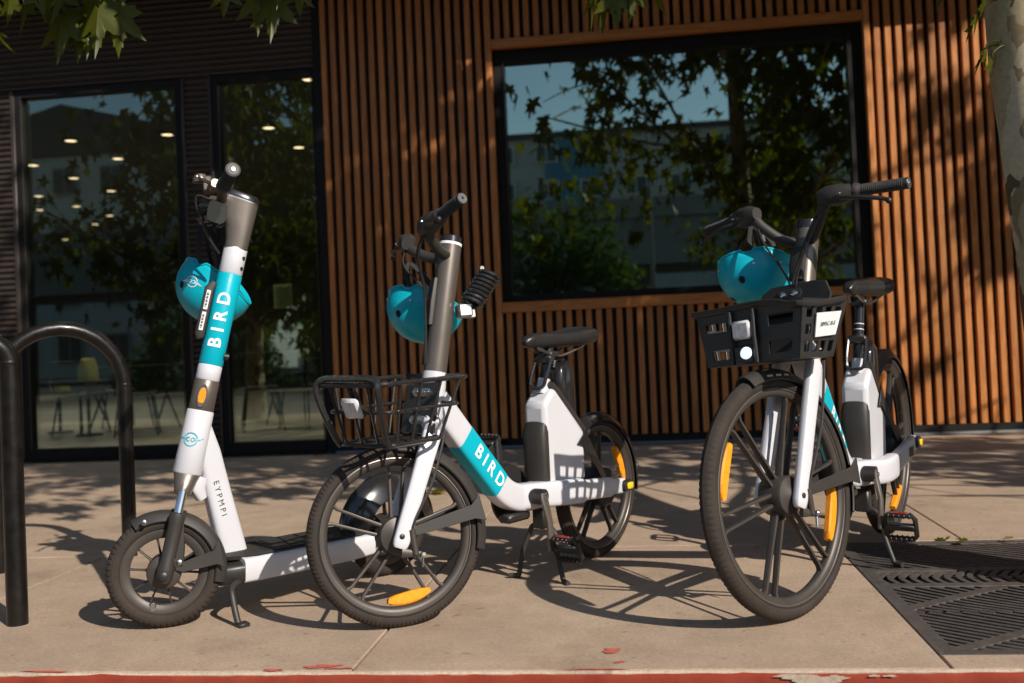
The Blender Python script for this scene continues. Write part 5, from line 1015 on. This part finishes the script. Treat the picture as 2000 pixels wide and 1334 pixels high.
def plane_tree(base, trunk, seed, label, nlimb, reach, zlo, zhi, leaves, simple=True, r=0.13, group='plane trees along the kerb', keep=allowed, lsz=(0.14, 0.25), mats=('plane_bark', 'plane_leaf'), extra=(), over=()):
    rnd = random.Random(seed); root = empty('plane_tree', base); tag(root, label, 'tree', group); B = Vector(base)
    P = spline([Vector(q) for q in trunk], 6); k = len(P)-1; m = MB()
    rs = []
    for i, p in enumerate(P):
        rr = r*(1.35-0.35*min(1, i/4))*(1-0.62*(i/k)); n = 28
        rs.append([p+Vector((rr*(1+0.05*math.sin(3*a+i*0.7)+0.035*math.sin(7*a-i))*math.cos(a), rr*(1+0.05*math.sin(2*a+i*0.5))*math.sin(a), 0)) for a in [2*math.pi*q/n for q in range(n)]])
    m.rings(rs); m.build('trunk', mats[0], root, ang=60)
    br = MB(); lv = MB(); tips = []
    for i in range(nlimb):
        z = zlo*0.72+(zhi-zlo*0.72)*((i+0.3)/nlimb)**1.05; j = min(k-1, max(1, int(k*z/P[-1].z))); st = P[j]
        a = i*2.4+rnd.uniform(-0.3, 0.3); L = reach*rnd.uniform(0.65, 1.0)*(1-0.35*(i/nlimb)); rise = rnd.uniform(0.25, 0.75)*L
        e = st+Vector((math.cos(a)*L, math.sin(a)*L*0.9, rise)); md = (st+e)/2+Vector((rnd.uniform(-.2, .2), rnd.uniform(-.2, .2), -0.05*L))
        if not all(keep(B+q, rnd) or (B+q).z > 2.6 and not in_frame(B+q, 30) for q in (md, e)): e = st+Vector((math.cos(a)*L*0.8, abs(math.sin(a))*L*0.5, rise+0.9)); md = (st+e)/2
        if any(in_frame(B+q, 60) for q in spline([st+(md-st)*0.12, st+(md-st)*0.4+Vector((0, 0, 0.08)), md, e], 5)): continue
        Q = limb(br, [st, st+(md-st)*0.4+Vector((0, 0, 0.08)), md, e], r*0.34*(1-0.4*i/nlimb), 0.012)
        for s in range(5):
            q = Q[int(len(Q)*rnd.uniform(0.3, 0.97))]; L2 = L*rnd.uniform(0.2, 0.42); t = q+Vector((rnd.uniform(-1, 1), rnd.uniform(-1, 1), rnd.uniform(-0.55, 0.6)))*L2
            if in_frame(B+t, 60): continue
            limb(br, [q, (q+t)/2+Vector((0, 0, 0.06)), t], 0.014, 0.005, 6); tips += [(q+t)/2, t, t]
        tips += [e, Q[-4]]
    br.build('branches', mats[0], root); cnt = 0; tries = 0
    while cnt < leaves and tries < leaves*6:
        tries += 1; t = rnd.choice(tips); p = t+Vector((rnd.gauss(0, 0.30), rnd.gauss(0, 0.30), rnd.gauss(-0.05, 0.26)))
        if not keep(B+p, rnd): continue
        q = Quaternion((0, 0, 1), rnd.uniform(0, 6.28)) @ Quaternion((1, 0, 0), R(-rnd.uniform(20, 110))) @ Quaternion((0, 1, 0), rnd.gauss(0, 0.5))
        leaf_faces(lv, p, rnd.uniform(*lsz), q, simple); cnt += 1
    for p, own in [(q, False) for q in extra]+[(q, True) for q in over]:
        if (not in_frame(p, 60) if own else keep(p, rnd)): leaf_faces(lv, p-B, rnd.uniform(*lsz), Quaternion((0, 0, 1), rnd.uniform(0, 6.28)) @ Quaternion((1, 0, 0), R(-rnd.uniform(20, 110))) @ Quaternion((0, 1, 0), rnd.gauss(0, 0.5)), simple)
    lv.build('crown', mats[1], root, smooth=False, fixn=False)
    return root
EX = {'A': [], 'B': [], 'C': []}; EXS = {'A': [], 'B': []}; rs_ = random.Random(99)
for n_, fn in ((2300, lambda: Vector((rs_.uniform(-2.7, 1.62), 7.8, rs_.uniform(0, 3.1)))), (120, lambda: Vector((rs_.uniform(-4.3, 2.9), rs_.uniform(5.8, 7.8), 0)))):
    for _ in range(n_):                          # unseen leaves added along sun rays to shade the shop front and pavement
        g = fn(); y = rs_.triangular(0.8, 5.4, 3.2); t_ = (g.y-y)/-SUN.y; p = g+SUN*t_
        if 2.3 < p.z < 9.2: EX['A' if p.x < 3.75 else 'C'].append(p)
for c, k in (((-1.8, 3.2, 2.0), 'B'), ((-1.17, 3.3, 2.05), 'B'), ((0.0, 3.6, 2.08), 'A')):
    for _ in range(38): EXS[k].append(Vector(c)+SUN*rs_.uniform(0.5, 2.2)+Vector((rs_.gauss(0, 0.17), rs_.gauss(0, 0.12), rs_.gauss(0.04, 0.10))))  # unseen leaves added sunward of each hanging twig to shade it
tA = plane_tree((1.37, 3.25, -0.05), [(0, 0, 0), (-0.015, 0.10, 0.5), (-0.035, 0.21, 1.0), (-0.085, 0.25, 1.85), (-0.10, 0.2, 3.0), (-0.1, 0.1, 4.2), (0.05, 0.1, 5.6), (0.1, 0.1, 8.6)], 3, 'plane tree with mottled peeling bark standing at the right edge by the grate', 26, 3.6, 3.2, 8.4, 8500, r=0.148, extra=EX['A'], over=EXS['A'])
tB = plane_tree((-4.9, 3.3, -0.05), [(0, 0, 0), (0.04, 0, 1.0), (0.1, 0.05, 2.2), (0.05, 0, 4), (0, 0.1, 6.5)], 11, 'plane tree past the left picture edge, mirrored in the tall shop glass', 17, 3.0, 2.6, 6.4, 4800, extra=EX['B'], over=EXS['B'])
tC = plane_tree((6.1, 3.3, -0.05), [(0, 0, 0), (0.04, 0, 1.0), (-0.05, 0.05, 2.2), (0.05, 0, 4), (0, 0.1, 8.5)], 23, 'plane tree past the right picture edge that shades the slatted wall', 24, 3.6, 2.7, 8.2, 8000, extra=EX['C'])
def sprig(root, anchor, items, name='twig'):
    """a hanging twig in view with each large leaf its own piece"""
    inv = root.matrix_world.inverted(); inv = Matrix.Translation(-root.location)
    m = MB(inv); tips = []
    for a, p, sz, rz, tilt, roll in items:
        p = Vector(p); m.tube(spline([Vector(anchor), (Vector(anchor)+p)/2+Vector((0.01, 0, 0.03)), p+Vector((0, 0, 0.02)), p], 4), 0.0028, 6)
    tw = m.build(name, 'plane_leaf', root)
    for a, p, sz, rz, tilt, roll in items:
        q = Quaternion((0, 0, 1), R(rz)) @ Quaternion((1, 0, 0), R(tilt)) @ Quaternion((0, 1, 0), R(roll)); l = MB(inv); leaf_faces(l, Vector(p), sz, q, False); l.build('leaf', 'plane_leaf', tw, smooth=True, ang=60, fixn=False)
def hang(x, y, z, sz, rz=0, tilt=-95, roll=0): return (0, (x, y, z-0.01), sz*1.22, rz, tilt, roll)
sprig(tB, (-1.95, 3.2, 2.45), [hang(-1.86, 3.18, 1.99, 0.17, 8, -97, 12), hang(-1.82, 3.22, 1.965, 0.135, -15, -92, -10), hang(-1.775, 3.2, 1.985, 0.15, 10, -96, 4), hang(-1.725, 3.17, 1.998, 0.165, -4, -94, -6), hang(-1.675, 3.2, 2.0, 0.16, 14, -93, -14), hang(-1.90, 3.24, 2.00, 0.12, 40, -80, 55), hang(-2.0, 3.2, 2.06, 0.13, 0, -95, 40), hang(-1.76, 3.26, 2.06, 0.15, 20, -88, 0), hang(-1.84, 3.15, 2.08, 0.15, -20, -100, 0), hang(-2.07, 3.22, 2.07, 0.10, 10, -95, 20), hang(-1.93, 3.2, 2.10, 0.13, 15, -95, -20), hang(-1.70, 3.2, 2.11, 0.13, -15, -95, 10)])
sprig(tB, (-1.3, 3.3, 2.5), [hang(-1.225, 3.3, 2.05, 0.15, 12, -94, 6), hang(-1.165, 3.28, 2.02, 0.155, -8, -96, -8), hang(-1.09, 3.32, 2.05, 0.10, 20, -92, -10), hang(-1.19, 3.34, 2.07, 0.13, -25, -90, 15), hang(-1.34, 3.3, 2.07, 0.11, 0, -95, 0), hang(-1.13, 3.25, 2.10, 0.14, 0, -97, 4)])
sprig(tA, (0.2, 3.6, 2.6), [hang(-0.085, 3.6, 2.035, 0.13, -30, -80, 30), hang(-0.035, 3.58, 2.05, 0.14, 10, -92, -4), hang(0.02, 3.6, 2.045, 0.12, -12, -95, 8), hang(-0.02, 3.64, 2.10, 0.14, 0, -90, 0), hang(0.05, 3.6, 2.10, 0.12, 20, -95, 0)])
sprig(tA, (1.20, 3.45, 1.83), [hang(1.13, 3.45, 1.80, 0.06, 70, -70, 10), hang(1.15, 3.43, 1.835, 0.05, 60, -60, 0), hang(1.12, 3.47, 1.775, 0.055, 80, -60, 20)])
sprig(tA, (1.21, 3.45, 1.66), [hang(1.15, 3.45, 1.68, 0.06, 75, -75, 10), hang(1.14, 3.47, 1.665, 0.055, 80, -60, 0), hang(1.16, 3.43, 1.645, 0.05, 60, -70, 10)])
# fallen leaves
for i, (x, y, sz, mt, rz, tl, lab) in enumerate(((1.075, 3.94, 0.10, 'plane_leaf', 30, -65, 'upright green fallen leaf on the far edge of the grate'), (1.14, 3.88, 0.06, 'plane_leaf', 100, -12, 'flat yellow-green fallen leaf right of the upright one on the grate'), (-1.17, 5.53, 0.12, 'plane_leaf', 200, -10, 'dark green fallen leaf seen through the middle front wheel'), (-1.08, 5.44, 0.10, 'dry_leaf', 60, -12, 'yellow fallen leaf seen through the middle front wheel'), (-1.0, 3.54, 0.05, 'dry_leaf', 20, -40, 'small orange fallen leaf under the scooter rear wheel'), (-2.5, 7.66, 0.09, 'dry_leaf', 20, -70, 'yellow leaf upright against the dark corner post'), (1.3, 3.9, 0.045, 'dry_leaf', 80, -10, 'tiny dry leaf at the right end of the grate'), (-1.62, 4.9, 0.035, 'dry_leaf', 10, -8, 'tiny dry leaf on the pavement behind the scooter neck'))):
    m = MB(); leaf_faces(m, Vector((0, 0, 0.012)), sz, Quaternion((0, 0, 1), R(rz)) @ Quaternion((1, 0, 0), R(tl+10)), False); o = m.build('fallen_leaf', mt, smooth=False, fixn=False); o.location = (x, y, 0.002); tag(o, lab, 'leaf', 'fallen leaves')

# ================================================================ ACROSS THE STREET (seen mirrored in the glass)
mb = MB(); mb.box((0, -10.5, -0.14), (160, 4.0, 0.12)); tag(mb.build('far_pavement', 'concrete', smooth=False), kind='structure')
free = lambda p, rnd: True
def bush(x, y, rx, rz, seed, label):
    rnd = random.Random(seed); root = empty('bush', (x, y, -0.08)); tag(root, label, 'bush', 'bushes across the street'); m = MB(); n = int(900*rx*rz)
    for i in range(n):
        a = rnd.uniform(0, 6.28); t = math.acos(rnd.uniform(-0.1, 1)); k = rnd.uniform(0.72, 1.06)*(1+0.16*math.sin(3*a+seed)+0.12*math.sin(5*t+2*a)); p = Vector((rx*k*math.sin(t)*math.cos(a), 1.2*k*math.sin(t)*math.sin(a), max(0.02, rz*k*math.cos(t))))
        q = Quaternion((0, 0, 1), rnd.uniform(0, 6.28)) @ Quaternion((1, 0, 0), rnd.uniform(-1.6, 0.2)); leaf_faces(m, p, rnd.uniform(0.14, 0.24), q)
    m.build('crown', 'hedge_leaf', root, smooth=False, fixn=False)
    m = MB(); 
    for k in range(4): m.tube([(0.1*k-0.15, 0, 0), (0.3*(k-1.5)*rx, 0.1, rz*0.6)], [0.03, 0.01], 6)
    m.build('stems', 'plane_bark', root)
for i, (x, rx, rz, lab) in enumerate(((-2.0, 2.5, 4.3, 'tall bush mirrored low at the left of the big window'), (-7.5, 2.0, 2.6, 'rounded bush mirrored in the right half of the wide pane'), (2.2, 1.8, 1.3, 'low bush mirrored under the big window middle'), (-12.5, 2.4, 2.2, 'bush mirrored at the left of the wide pane'))): bush(x, -12.2, rx, rz, i, lab)
plane_tree((-9.0, -11.5, -0.1), [(0, 0, 0), (0.05, 0, 1.5), (0.0, 0.1, 3.2), (0.1, 0, 5.5), (0.1, 0, 7.5)], 31, 'street tree across the road, mirrored in the wide pane', 14, 2.6, 2.8, 7.0, 2600, group='trees across the street', keep=free, lsz=(0.2, 0.32))
plane_tree((3.6, -12.0, -0.1), [(0, 0, 0), (0.05, 0, 1.5), (0.0, 0.1, 3.2), (0.1, 0, 4.5), (0.1, 0, 6)], 37, 'street tree across the road, mirrored at the right of the big window', 12, 2.2, 2.8, 5.6, 1800, group='trees across the street', keep=free, lsz=(0.2, 0.32))
# elevated road
vd = empty('viaduct', (0, -46, 0)); tag(vd, 'concrete elevated road mirrored across the big window', 'viaduct')
m = MB(); m.box((0, 0, 6.3), (240, 9, 2.6)); m.build('deck', 'viaduct_concrete', vd, smooth=False)
m = MB(); m.box((0, 4.6, 8.15), (240, 0.3, 1.1)); m.build('parapet', 'viaduct_concrete', vd, smooth=False)
for i in range(-4, 5):
    m = MB(); m.loft([(i*24, 0, -0.4), (i*24, 0, 3.7), (i*24, 0, 5.0)], [1.6, 1.7, 6.5], 1.6, 4, 16, side=Vector((0, 1, 0))); m.build('pier', 'viaduct_concrete', vd)
def block(name, x, y, wd, h, d, wall, roof, cols, rows, label, pitch=0.0, accent=None):
    root = empty('apartment_building', (x, y, 0)); tag(root, label, 'building', 'far buildings across the street')
    m = MB(); m.box((0, -d/2, h/2-0.3), (wd, d, h)); m.build('wall', wall, root, smooth=False)
    m = MB(); m.prism([(-wd/2-0.6, h-0.4), (wd/2+0.6, h-0.4), (wd/2+0.6, h), (0, h+pitch), (-wd/2-0.6, h)], -d, 0.5); m.build('roof', roof, root, smooth=False)
    if accent: m = MB(); m.box((accent[0], 0.08, h/2-0.2), (accent[1], 0.3, h-0.8)); m.build('bay', 'render_blue', root, smooth=False)
    cw = wd/cols; rh = h/rows
    for i in range(cols):
        for j in range(rows):
            cx, cz = -wd/2+cw*(i+0.5), rh*(j+0.52)-0.3; m = MB(); m.box((cx, 0.25, cz), (cw*0.52, 0.12, rh*0.5)); f = m.build('window', 'render_white' if wall != 'render_white' else 'render_grey', root, smooth=False)
            for s in (-1, 1): m = MB(); m.box((cx+s*cw*0.12, 0.32, cz), (cw*0.21, 0.04, rh*0.43)); m.build('pane', 'far_glass', f, smooth=False)
block('a', 4, -72, 34, 19, 14, 'render_grey', 'roof_dark', 9, 6, 'grey apartment block with a blue bay, mirrored behind the big window tree', accent=(-9, 5))
block('b', -48, -66, 30, 19, 14, 'render_white', 'roof_dark', 7, 4, 'white gabled block mirrored at the far left pane', pitch=4.0)
block('c', 46, -80, 36, 20, 14, 'render_white', 'roof_dark', 9, 5, 'white apartment block mirrored at the right of the big window')
lp = empty('street_lamp', (0.4, -11.0, -0.08)); tag(lp, 'thin grey street lamp mirrored in the big window', 'street lamp')
m = MB(); m.tube([(0, 0, 0), (0, 0, 3), (0, 0, 6.6)], [0.08, 0.06, 0.045], 12); m.build('pole', 'flashing', lp)
m = MB(); m.tube(spline([(0, 0, 6.4), (0, 0.4, 6.9), (0, 1.3, 7.05)], 5), 0.03, 8); m.build('arm', 'flashing', lp)
m = MB(); m.loft([(0, 1.2, 7.05), (0, 1.45, 7.04), (0, 1.8, 7.0)], [0.12, 0.22, 0.14], [0.06, 0.09, 0.05], 3, 12, side=Vector((1, 0, 0))); m.build('lamp_head', 'flashing', lp)
